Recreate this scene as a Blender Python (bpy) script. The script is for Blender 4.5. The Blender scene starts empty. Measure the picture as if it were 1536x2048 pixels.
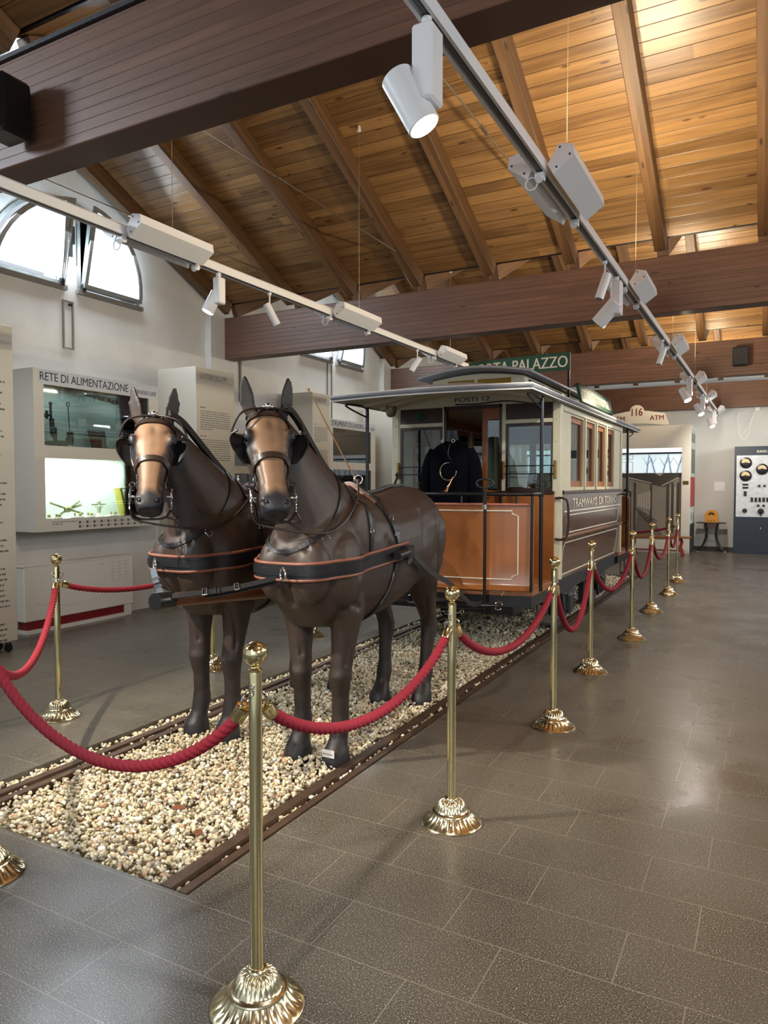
import bpy, bmesh, math, random
import numpy as np
from mathutils import Vector, Matrix
from mathutils.bvhtree import BVHTree

# ------------------------------------------------------------------ camera, world, light
sc = bpy.context.scene
COL = sc.collection
cam_d = bpy.data.cameras.new('camera'); cam = bpy.data.objects.new('camera', cam_d); COL.objects.link(cam)
cam_d.sensor_fit = 'HORIZONTAL'; cam_d.sensor_width = 36.0; cam_d.lens = 1430/1536*36.0
cam_d.clip_start = 0.02; cam_d.clip_end = 200
cam.location = (0, 0, 1.45)
cam.rotation_euler = (math.radians(90-2.163), 0, math.radians(28.315))
sc.camera = cam
sc.view_settings.view_transform = 'Standard'; sc.view_settings.look = 'None'
sc.view_settings.gamma = 1.0; sc.view_settings.use_curve_mapping = False
sc.view_settings.exposure = 0.15
sc.cycles.max_bounces = 6; sc.cycles.diffuse_bounces = 3; sc.cycles.glossy_bounces = 3; sc.cycles.transmission_bounces = 4; sc.cycles.transparent_max_bounces = 10
sc.cycles.caustics_reflective = False; sc.cycles.caustics_refractive = False
W = bpy.data.worlds.new('world'); sc.world = W; W.use_nodes = True
W.node_tree.nodes['Background'].inputs[0].default_value = (0.80, 0.90, 1.0, 1)
W.node_tree.nodes['Background'].inputs[1].default_value = 0.7

def lamp_area(name, loc, target, size, size_y, power, color):
    d = bpy.data.lights.new(name, 'AREA'); d.shape = 'RECTANGLE'; d.size = size; d.size_y = size_y
    d.energy = power; d.color = color
    o = bpy.data.objects.new(name, d); COL.objects.link(o); o.location = loc
    v = Vector(target)-Vector(loc); o.rotation_euler = v.to_track_quat('-Z', 'Y').to_euler()
    return o
def lamp_spot(name, loc, target, power, angle, blend, color, radius=0.03):
    d = bpy.data.lights.new(name, 'SPOT'); d.energy = power; d.spot_size = math.radians(angle); d.spot_blend = blend
    d.color = color; d.shadow_soft_size = radius
    o = bpy.data.objects.new(name, d); COL.objects.link(o); o.location = loc
    v = Vector(target)-Vector(loc); o.rotation_euler = v.to_track_quat('-Z', 'Y').to_euler()
    return o
WARM = (1.0, 0.80, 0.56); NEUT = (1.0, 0.93, 0.82); COOL = (0.80, 0.90, 1.0)
# daylight through the lunette windows (left wall, behind the panes' inner face); cool fill added along the windowless right wall
for y, e, tgt in ((0.1,230,(-2.6,2.4,3.3)), (5.08,100,(-2.2,5.08,1.0)), (10.12,100,(-2.2,10.12,1.0))):
    lamp_area('daylight_left', (-6.30, y, 3.95), tgt, 1.7, 0.7, e, COOL)
for y, e in ((0.1,80), (5.08,85), (10.12,110), (14.8,190)):
    lamp_area('cool_fill_right', (4.25, y, 3.2), (-3, y, 1.0), 2.2, 1.4, e, (0.86, 0.93, 1.0))
lamp_area('cool_fill_rear', (0.5, -3.5, 2.3), (-1.5, 3, 1.2), 3.5, 2.2, 45, (0.92, 0.95, 1.0))  # cool frontal fill added behind the camera
# track spotlights (some at lit fixtures in view; the others have no lit housing)
lamp_spot('spot_beam', (-3.30, 1.25, 2.78), (-2.45, 3.4, 0.1), 460, 60, 0.6, (1.0, 0.90, 0.74), 0.025)
lamp_spot('spot_beam', (-0.86, 2.10, 2.58), (-0.6, 2.6, 0.0), 60, 62, 0.7, NEUT)
lamp_spot('spot_beam', (-1.05, -0.9, 2.75), (-0.95, 4.0, 0.0), 300, 44, 0.6, NEUT)
lamp_spot('spot_beam', (0.22, 1.74, 2.87), (-2.2, 1.1, 0.0), 130, 52, 0.5, (0.85, 0.92, 1.0))
lamp_spot('spot_beam', (-3.34, 3.74, 2.60), (-6.3, 5.2, 1.6), 60, 80, 0.7, NEUT)
lamp_spot('spot_beam', (-3.34, 4.2, 2.7), (-4.6, 2.2, 0.0), 110, 80, 0.8, WARM)
lamp_spot('spot_beam', (-0.98, 8.9, 2.72), (-1.72, 8.2, 1.9), 120, 70, 0.6, (1.0, 0.86, 0.62))  # warm light added for the tram side, no fixture hangs here
lamp_spot('spot_beam', (-1.02, 5.15, 2.55), (-2.6, 6.6, 1.0), 90, 70, 0.6, NEUT)  # added to light the tram front; the box spotlight here is unlit
lamp_spot('spot_beam', (-0.92, 10.28, 2.68), (-0.6, 8.5, 0.0), 130, 90, 0.7, NEUT)
lamp_spot('spot_beam', (-0.92, 12.35, 2.68), (-1.5, 16.3, 1.7), 320, 80, 0.7, NEUT)
lamp_spot('spot_beam', (-0.92, 15.0, 2.64), (-0.7, 17.3, 1.6), 240, 90, 0.7, NEUT)
lamp_spot('spot_beam', (1.6, 5.0, 3.0), (0.2, 3.8, 0), 160, 100, 0.8, WARM)
# ceiling uplights on the right hand track
UP_R = [(3.27, 3.93), (5.42, 5.95), (7.90, 8.50), (10.55, 11.05), (12.75, 13.2), (15.3, 15.75)]
UP_L = [(2.95, 3.55), (5.15, 5.80), (7.30, 7.90)]
for a, b in UP_R:
    for s in (-1, 1):
        d = lamp_area('uplight_beam', (-0.95+s*0.13, (a+b)/2, 3.10), (-0.95+s*1.3, (a+b)/2+0.0, 4.6), b-a-0.08, 0.05, 34, (1.0, 0.84, 0.58))
        d.rotation_euler.z += 0
for y0 in (4.0, 9.0, 0.5, 14):  # area lamps right of that track, no housings built
    lamp_area('uplight_beam', (1.4, y0, 3.10), (2.0, y0, 4.6), 0.8, 0.3, 52, (1.0, 0.84, 0.58))

# ------------------------------------------------------------------ helpers
def s2l(c):
    return tuple((x/12.92 if x <= 0.04045 else ((x+0.055)/1.055)**2.4) for x in [v/255 for v in c])
def rgba(c): return (*s2l(c), 1)
MATS = {}
def mat(name, c=(200,200,200), rough=0.5, metal=0.0, emit=None, es=1.0, noise=0.0, nscale=20, bump=0.0, bscale=60, spec=None, coat=0.0, alpha=None, trans=0.0):
    if name in MATS: return MATS[name]
    m = bpy.data.materials.new(name); m.use_nodes = True; nt = m.node_tree; N = nt.nodes; L = nt.links
    b = N['Principled BSDF']; b.inputs['Base Color'].default_value = rgba(c)
    b.inputs['Roughness'].default_value = rough; b.inputs['Metallic'].default_value = metal
    if spec is not None: b.inputs['Specular IOR Level'].default_value = spec
    if coat: b.inputs['Coat Weight'].default_value = coat; b.inputs['Coat Roughness'].default_value = 0.15
    if trans: b.inputs['Transmission Weight'].default_value = trans
    if emit: b.inputs['Emission Color'].default_value = rgba(emit); b.inputs['Emission Strength'].default_value = es
    if noise or bump:
        tc = N.new('ShaderNodeTexCoord')
    if noise:
        n = N.new('ShaderNodeTexNoise'); n.inputs['Scale'].default_value = nscale; n.inputs['Detail'].default_value = 6
        L.new(tc.outputs['Object'], n.inputs['Vector'])
        mr = N.new('ShaderNodeMapRange'); mr.inputs[1].default_value = 0.3; mr.inputs[2].default_value = 0.7
        mr.inputs[3].default_value = 1-noise; mr.inputs[4].default_value = 1+noise
        L.new(n.outputs['Fac'], mr.inputs[0])
        mx = N.new('ShaderNodeVectorMath'); mx.operation = 'SCALE'; mx.inputs[0].default_value = s2l(c)
        L.new(mr.outputs[0], mx.inputs['Scale']); L.new(mx.outputs[0], b.inputs['Base Color'])
    if bump:
        n2 = N.new('ShaderNodeTexNoise'); n2.inputs['Scale'].default_value = bscale; n2.inputs['Detail'].default_value = 4
        L.new(tc.outputs['Object'], n2.inputs['Vector'])
        bp = N.new('ShaderNodeBump'); bp.inputs['Strength'].default_value = bump; bp.inputs['Distance'].default_value = 0.01
        L.new(n2.outputs['Fac'], bp.inputs['Height']); L.new(bp.outputs[0], b.inputs['Normal'])
    MATS[name] = m; return m

def wood_mat(name, light, dark, along='X', plank=0.0, rough=0.55, groove='Y', knots=True, scale=1.0, coat=0.0, vary=0.24):
    """long grained wood: along = grain axis, groove = axis across the boards (board width = plank)"""
    if name in MATS: return MATS[name]
    m = bpy.data.materials.new(name); m.use_nodes = True; nt = m.node_tree; N = nt.nodes; L = nt.links
    b = N['Principled BSDF']; b.inputs['Roughness'].default_value = rough
    if coat: b.inputs['Coat Weight'].default_value = coat
    tc = N.new('ShaderNodeTexCoord')
    sx = N.new('ShaderNodeSeparateXYZ'); L.new(tc.outputs['Object'], sx.inputs[0])
    def math_(op, a, bb=None, c=None):
        q = N.new('ShaderNodeMath'); q.operation = op
        for i, v in enumerate((a, bb, c)):
            if v is None: continue
            if isinstance(v, (int, float)): q.inputs[i].default_value = v
            else: L.new(v, q.inputs[i])
        return q.outputs[0]
    idx = {'X':0, 'Y':1, 'Z':2}
    A = sx.outputs[idx[along]]; G = sx.outputs[idx[groove]]
    third = [k for k in 'XYZ' if k not in (along, groove)][0]; T = sx.outputs[idx[third]]
    pw = plank if plank else 10.0
    pid = math_('FLOOR', math_('DIVIDE', G, pw))
    wn = N.new('ShaderNodeTexWhiteNoise'); wn.noise_dimensions = '1D'; L.new(pid, wn.inputs['W'])
    off = math_('MULTIPLY', wn.outputs['Value'], 37.0)
    seg = math_('FLOOR', math_('DIVIDE', math_('ADD', A, off), 2.6))
    wn2 = N.new('ShaderNodeTexWhiteNoise'); wn2.noise_dimensions = '2D'
    cv = N.new('ShaderNodeCombineXYZ'); L.new(pid, cv.inputs[0]); L.new(seg, cv.inputs[1]); L.new(cv.outputs[0], wn2.inputs['Vector'])
    cmb = N.new('ShaderNodeCombineXYZ')
    L.new(math_('MULTIPLY', math_('ADD', A, off), 1.3*scale), cmb.inputs[0])
    L.new(math_('MULTIPLY', G, 26*scale), cmb.inputs[1]); L.new(math_('MULTIPLY', math_('ADD', T, off), 26*scale), cmb.inputs[2])
    n1 = N.new('ShaderNodeTexNoise'); n1.inputs['Scale'].default_value = 1.0; n1.inputs['Detail'].default_value = 5; n1.inputs['Distortion'].default_value = 0.6
    L.new(cmb.outputs[0], n1.inputs['Vector'])
    fac = math_('ADD', math_('MULTIPLY', n1.outputs['Fac'], 0.75), math_('MULTIPLY', math_('SUBTRACT', wn2.outputs['Value'], 0.5), vary))
    cmb2 = N.new('ShaderNodeCombineXYZ')
    L.new(math_('MULTIPLY', math_('ADD', A, off), 3.2*scale), cmb2.inputs[0]); L.new(math_('MULTIPLY', G, 10*scale), cmb2.inputs[1]); L.new(math_('MULTIPLY', T, 10*scale), cmb2.inputs[2])
    if knots:
        vo = N.new('ShaderNodeTexVoronoi'); vo.inputs['Scale'].default_value = 1.0; L.new(cmb2.outputs[0], vo.inputs['Vector'])
        kn = N.new('ShaderNodeMapRange'); kn.inputs[1].default_value = 0.06; kn.inputs[2].default_value = 0.17; kn.inputs[3].default_value = 0.55; kn.inputs[4].default_value = 0.0
        L.new(vo.outputs['Distance'], kn.inputs[0])
        ng = N.new('ShaderNodeTexNoise'); ng.inputs['Scale'].default_value = 0.8; L.new(cmb2.outputs[0], ng.inputs['Vector'])
        gate = math_('GREATER_THAN', ng.outputs['Fac'], 0.5)
        fac = math_('SUBTRACT', fac, math_('MULTIPLY', kn.outputs[0], gate))
    cr = N.new('ShaderNodeValToRGB'); cr.color_ramp.elements[0].position = 0.05; cr.color_ramp.elements[1].position = 0.62
    cr.color_ramp.elements[0].color = rgba(dark); cr.color_ramp.elements[1].color = rgba(light); L.new(fac, cr.inputs[0])
    col = cr.outputs[0]
    h = math_('MULTIPLY', n1.outputs['Fac'], 0.15)
    if plank:
        fr = math_('FRACT', math_('DIVIDE', G, pw))
        dd = math_('MINIMUM', fr, math_('SUBTRACT', 1.0, fr))
        gr = N.new('ShaderNodeMapRange'); gr.inputs[1].default_value = 0.0; gr.inputs[2].default_value = 0.035; L.new(dd, gr.inputs[0])
        mx = N.new('ShaderNodeMix'); mx.data_type = 'RGBA'; mx.inputs[6].default_value = rgba((34,18,8)); L.new(gr.outputs[0], mx.inputs[0]); L.new(col, mx.inputs[7]); col = mx.outputs[2]
        h = math_('ADD', h, gr.outputs[0])
    L.new(col, b.inputs['Base Color'])
    bp = N.new('ShaderNodeBump'); bp.inputs['Strength'].default_value = 0.5; bp.inputs['Distance'].default_value = 0.006
    L.new(h, bp.inputs['Height']); L.new(bp.outputs[0], b.inputs['Normal'])
    MATS[name] = m; return m

class MB:
    """collects shapes (world coordinates) and links them as ONE mesh object"""
    def __init__(s): s.v = []; s.f = []
    def add(s, vs, fs):
        o = len(s.v); s.v += [tuple(v) for v in vs]; s.f += [tuple(i+o for i in f) for f in fs]; return s
    def box(s, a, b, bev=0.0):
        x0,y0,z0 = [min(a[i],b[i]) for i in range(3)]; x1,y1,z1 = [max(a[i],b[i]) for i in range(3)]
        if bev > 0:
            bev = min(bev, (x1-x0)/2.01, (y1-y0)/2.01, (z1-z0)/2.01)
            bm = bmesh.new(); bmesh.ops.create_cube(bm, size=1, matrix=Matrix.Translation(((x0+x1)/2,(y0+y1)/2,(z0+z1)/2)) @ Matrix.Diagonal((x1-x0,y1-y0,z1-z0,1)))
            bmesh.ops.bevel(bm, geom=list(bm.edges), offset=bev, segments=1, affect='EDGES'); bm.verts.index_update()
            s.add([v.co[:] for v in bm.verts], [[v.index for v in f.verts] for f in bm.faces]); bm.free(); return s
        return s.add([(x0,y0,z0),(x1,y0,z0),(x1,y1,z0),(x0,y1,z0),(x0,y0,z1),(x1,y0,z1),(x1,y1,z1),(x0,y1,z1)],
            [(0,3,2,1),(4,5,6,7),(0,1,5,4),(1,2,6,5),(2,3,7,6),(3,0,4,7)])
    def obox(s, c, hx, hy, hz, M):
        vs = [Vector(c)+M@Vector((sx*hx,sy*hy,sz*hz)) for sz in (-1,1) for sx,sy in ((-1,-1),(1,-1),(1,1),(-1,1))]
        return s.add(vs, [(0,3,2,1),(4,5,6,7),(0,1,5,4),(1,2,6,5),(2,3,7,6),(3,0,4,7)])
    def rings(s, R, cap=True, closed=False):
        n = len(R[0]); vs = [p for r in R for p in r]; fs = []
        m = len(R)
        for i in range(m if closed else m-1):
            a = i*n; b = ((i+1) % m)*n
            for j in range(n): fs.append((a+j, a+(j+1)%n, b+(j+1)%n, b+j))
        if cap and not closed: fs.append(tuple(range(n-1,-1,-1))); fs.append(tuple((m-1)*n+j for j in range(n)))
        return s.add(vs, fs)
    def tube(s, path, r, n=10, cap=True, closed=False, rfun=None):
        P = [Vector(p) for p in path]; R = []; m = len(P); prev = None
        for i, p in enumerate(P):
            if closed: t = P[(i+1)%m]-P[i-1]
            else: t = P[min(i+1,m-1)]-P[max(i-1,0)]
            if t.length < 1e-9: t = Vector((0,0,1))
            t.normalize()
            if prev is None:
                u = Vector((0,0,1)) if abs(t.z) < 0.9 else Vector((1,0,0))
                u = (u - t*u.dot(t)).normalized()
            else:
                u = prev - t*prev.dot(t)
                u = u.normalized() if u.length > 1e-6 else prev
            prev = u; w = t.cross(u); rr = r[i] if isinstance(r,(list,tuple)) else r
            R.append([p + u*math.cos(2*math.pi*j/n)*(rfun(rr,2*math.pi*j/n,i) if rfun else rr) + w*math.sin(2*math.pi*j/n)*(rfun(rr,2*math.pi*j/n,i) if rfun else rr) for j in range(n)])
        return s.rings(R, cap, closed)
    def cyl(s, a, b, r, n=16): return s.tube([a,b], r, n)
    def lathe(s, prof, c=(0,0,0), n=32, rmod=None):
        R = [[(c[0]+ (r*(rmod(r,z,2*math.pi*j/n) if rmod else 1))*math.cos(2*math.pi*j/n), c[1]+(r*(rmod(r,z,2*math.pi*j/n) if rmod else 1))*math.sin(2*math.pi*j/n), c[2]+z) for j in range(n)] for r,z in prof]
        return s.rings(R)
    def ell(s, c, rx, ry, rz, n=16, m=10, M=None):
        R = []
        for i in range(1, m):
            th = math.pi*i/m
            R.append([Vector((rx*math.sin(th)*math.cos(2*math.pi*j/n), ry*math.sin(th)*math.sin(2*math.pi*j/n), -rz*math.cos(th))) for j in range(n)])
        if M is not None: R = [[M@p for p in r] for r in R]
        c = Vector(c); R = [[p+c for p in r] for r in R]
        a = Vector((0,0,-rz)); b = Vector((0,0,rz))
        if M is not None: a = M@a; b = M@b
        o = len(s.v); s.rings(R, cap=False); k = len(s.v); s.v += [tuple(a+c), tuple(b+c)]
        for j in range(n): s.f.append((o+(j+1)%n, o+j, k)); s.f.append((k-n+j, k-n+(j+1)%n, k+1))
        return s
    def prism(s, poly, fn, d0, d1):
        """poly: 2-D points; fn(u,v,d) -> world"""
        n = len(poly); vs = [fn(u,v,d0) for u,v in poly]+[fn(u,v,d1) for u,v in poly]
        fs = [tuple(range(n-1,-1,-1)), tuple(range(n,2*n))]+[(i,(i+1)%n,n+(i+1)%n,n+i) for i in range(n)]
        return s.add(vs, fs)
    def torus(s, c, R, r, u, v, n=20, m=8, a0=0, a1=2*math.pi):
        u = Vector(u).normalized(); v = Vector(v).normalized(); c = Vector(c); full = abs(a1-a0-2*math.pi) < 1e-6
        k = n if full else n+1
        return s.tube([c+u*R*math.cos(a0+(a1-a0)*i/n)+v*R*math.sin(a0+(a1-a0)*i/n) for i in range(k)], r, m, closed=full)
    def ribbon(s, P, Nn, w, t, wf=None):
        R = []; m = len(P)
        for i in range(m):
            tg = (P[min(i+1,m-1)]-P[max(i-1,0)]).normalized(); nn = Nn[i]-tg*Nn[i].dot(tg); nn.normalize(); sd = tg.cross(nn)
            ww = (wf(i/(m-1)) if wf else w)/2
            R.append([P[i]-sd*ww, P[i]-sd*ww*0.96+nn*t, P[i]+sd*ww*0.96+nn*t, P[i]+sd*ww])
        return s.rings(R)
    def build(s, name, m, parent=None, smooth=False, loc=None):
        """vertices are world coordinates; with a parent they become local to it"""
        me = bpy.data.meshes.new(name)
        L = Vector(loc) if loc is not None else Vector((0,0,0))
        base = L
        if parent is not None: base = Vector(parent.get('_w', (0,0,0)))
        me.from_pydata([(v[0]-base[0], v[1]-base[1], v[2]-base[2]) for v in s.v], [], s.f); me.validate()
        bm = bmesh.new(); bm.from_mesh(me); bmesh.ops.recalc_face_normals(bm, faces=bm.faces); bm.to_mesh(me); bm.free()
        if smooth:
            me.polygons.foreach_set('use_smooth', [True]*len(me.polygons))
            if smooth != 'all':
                try: me.set_sharp_from_angle(angle=math.radians(40))
                except Exception: pass
        ms = m if isinstance(m, (list, tuple)) else [m]
        for q in ms: me.materials.append(q)
        o = bpy.data.objects.new(name, me); COL.objects.link(o)
        if parent is not None: o.parent = parent
        elif loc is not None: o.location = L
        o['_w'] = tuple(base)
        return o
def tag(o, label=None, cat=None, group=None, kind=None):
    if label: o['label'] = label
    if cat: o['category'] = cat
    if group: o['group'] = group
    if kind: o['kind'] = kind
    return o
def thing(name, loc, label, cat, group=None):
    o = bpy.data.objects.new(name, None); COL.objects.link(o); o.empty_display_size = 0.1
    o.location = loc; o['_w'] = tuple(loc)
    return tag(o, label, cat, group)
def dup(root, loc=None, rotz=None, label=None, parent=None):
    c = root.copy(); COL.objects.link(c)
    if parent is not None: c.parent = parent
    if loc is not None: c.location = loc
    if rotz is not None: c.rotation_euler = (0,0,rotz)
    if label: c['label'] = label
    for ch in list(root.children): dup(ch, parent=c)
    return c
def holes(name, outer, inner, thick, fn, m, parent=None, loc=None):
    """plate with holes; fn(u,v,d) maps the flat plate to the world, d in 0..thick"""
    cu = bpy.data.curves.new('c', 'CURVE'); cu.dimensions = '2D'; cu.fill_mode = 'BOTH'; cu.extrude = thick/2
    for poly in [outer]+list(inner):
        sp = cu.splines.new('POLY'); sp.points.add(len(poly)-1); sp.use_cyclic_u = True
        for i,(x,y) in enumerate(poly): sp.points[i].co = (x,y,0,1)
    ob = bpy.data.objects.new('c', cu); COL.objects.link(ob); dg = bpy.context.evaluated_depsgraph_get()
    me = bpy.data.meshes.new_from_object(ob.evaluated_get(dg)); 
    vs = [fn(v.co.x, v.co.y, v.co.z+thick/2) for v in me.vertices]; fs = [tuple(p.vertices) for p in me.polygons]
    bpy.data.objects.remove(ob); bpy.data.curves.remove(cu); bpy.data.meshes.remove(me)
    b = MB(); b.add(vs, fs); return b.build(name, m, parent, loc=loc)
def rect(x0,y0,x1,y1): return [(x0,y0),(x1,y0),(x1,y1),(x0,y1)]
def text_mb(body, o, rv, uv, w, h, depth=0.004, bold=0.0, slant=0.0, mb=None, spacing=1.0):
    """lettering fitted into w x h at o (lower left), as solid letters"""
    cu = bpy.data.curves.new('t', 'FONT'); cu.body = body; cu.shear = slant; cu.resolution_u = 6; cu.space_character = spacing
    ob = bpy.data.objects.new('t', cu); COL.objects.link(ob); dg = bpy.context.evaluated_depsgraph_get()
    me = bpy.data.meshes.new_from_object(ob.evaluated_get(dg))
    co = np.array([v.co[:] for v in me.vertices]); mn = co.min(0); mx = co.max(0)
    rv = Vector(rv).normalized(); uv = Vector(uv).normalized(); nv = rv.cross(uv); o = Vector(o)
    vs = [o + rv*((c[0]-mn[0])/(mx[0]-mn[0])*w) + uv*((c[1]-mn[1])/(mx[1]-mn[1])*h) + nv*depth for c in co]
    fs = [tuple(p.vertices) for p in me.polygons]
    bpy.data.objects.remove(ob); bpy.data.curves.remove(cu); bpy.data.meshes.remove(me)
    mb = mb or MB(); mb.add(vs, fs)
    if bold: mb.add([v+rv*(h*bold*1.6)+nv*.0001 for v in vs], fs); mb.add([v+rv*(h*bold*.8)+nv*.0002 for v in vs], fs)
    return mb
def catmull(P, k=8, closed=False):
    P = [Vector(p) for p in P]; out = []; n = len(P)
    rng = range(n) if closed else range(n-1)
    for i in rng:
        p0 = P[(i-1)%n] if closed or i>0 else P[0]*2-P[1]
        p1 = P[i]; p2 = P[(i+1)%n]; p3 = P[(i+2)%n] if closed or i+2<n else P[-1]*2-P[-2]
        for j in range(k):
            t = j/k; out.append(0.5*((2*p1)+(-p0+p2)*t+(2*p0-5*p1+4*p2-p3)*t*t+(-p0+3*p1-3*p2+p3)*t**3))
    if not closed: out.append(P[-1])
    return out

# ------------------------------------------------------------------ materials
M_plaster = mat('plaster_wall', (205,203,198), 0.9, noise=0.07, nscale=2.5, bump=0.15, bscale=25)
M_plaster_end = mat('plaster_end_wall', (200,200,194), 0.9, noise=0.04, nscale=2)
M_white = mat('white_paint', (226,222,214), 0.5, noise=0.02)
M_whiteg = mat('white_enamel', (228,228,228), 0.35)
M_grey = mat('window_frame_grey', (126,124,120), 0.5, noise=0.15, nscale=8)
M_brass = mat('polished_brass', (222,208,160), 0.10, 1.0)
M_brassbase = mat('cast_brass', (206,196,164), 0.2, 1.0)
M_chrome = mat('chrome', (220,220,220), 0.12, 1.0)
M_black = mat('black_leather', (20,20,23), 0.38, bump=0.1, bscale=120)
M_leather_b = mat('dark_brown_leather', (44,32,27), 0.4, bump=0.1, bscale=120)
M_piping = mat('tan_leather_piping', (128,76,56), 0.5)
M_blackpaint = mat('black_paint', (16,17,19), 0.3)
M_blackiron = mat('dark_iron', (30,32,35), 0.5, noise=0.3, nscale=15, bump=0.2)
M_rail = mat('rusty_rail', (88,68,54), 0.5, 0.4, noise=0.25, nscale=14, bump=0.2, bscale=60)
M_cream = mat('tram_cream_paint', (206,200,172), 0.42, noise=0.05, nscale=9)
M_roofgrey = mat('tram_roof_grey', (136,140,148), 0.45, noise=0.1, nscale=12)
M_roofdark = mat('tram_roof_canvas', (62,60,58), 0.8, noise=0.1)
M_orange = mat('tram_ochre_paint', (154,92,42), 0.33, noise=0.07, nscale=5, coat=0.4)
M_tbrown = mat('tram_brown_paint', (92,58,38), 0.2, noise=0.10, nscale=6, coat=0.6)
M_tbrowndk = mat('tram_dark_brown', (52,32,24), 0.3, noise=0.1)
M_letter = mat('cream_lettering', (232,226,206), 0.5)
M_green = mat('sign_green', (16,74,50), 0.4, noise=0.06)
M_txt = mat('dark_lettering', (36,40,52), 0.6)
M_txtgrey = mat('grey_lettering', (104,104,104), 0.7)
M_redtxt = mat('dark_red_lettering', (120,34,30), 0.6)
M_vwood = wood_mat('varnished_wood', (176,102,44), (104,52,20), along='Z', groove='X', rough=0.3, knots=False)
M_jacket = mat('navy_wool', (7,8,14), 1.0, noise=0.2, nscale=60, spec=0.1)
M_gauge = mat('gauge_face', (222,196,150), 0.5)
M_lamp = mat('lamp_lens', (255,250,235), 0.4, emit=(255,244,220), es=14)
M_rope = mat('red_rope', (138,18,38), 0.8, noise=0.16, nscale=160, bump=0.3, bscale=260)
M_frost = mat('frosted_pane', (215,232,240), 0.6, emit=(196,226,248), es=1.9)

def glass_mat(name, tint=(0.85,0.93,0.93), rough=0.02, fac=0.12):
    m = bpy.data.materials.new(name); m.use_nodes = True; nt = m.node_tree; N = nt.nodes; L = nt.links
    N.remove(N['Principled BSDF']); o = N['Material Output']
    t = N.new('ShaderNodeBsdfTransparent'); t.inputs[0].default_value = (*tint,1)
    g = N.new('ShaderNodeBsdfGlossy'); g.inputs[1].default_value = rough
    mx = N.new('ShaderNodeMixShader'); fr = N.new('ShaderNodeFresnel'); fr.inputs[0].default_value = 1.5
    ad = N.new('ShaderNodeMath'); ad.operation = 'ADD'; ad.inputs[1].default_value = fac-0.04; L.new(fr.outputs[0], ad.inputs[0])
    L.new(ad.outputs[0], mx.inputs[0]); L.new(t.outputs[0], mx.inputs[1]); L.new(g.outputs[0], mx.inputs[2]); L.new(mx.outputs[0], o.inputs[0])
    return m
M_glass = glass_mat('window_glass')
M_glass2 = glass_mat('cabinet_glass', (0.78,0.86,0.86), 0.02, 0.10)

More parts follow.
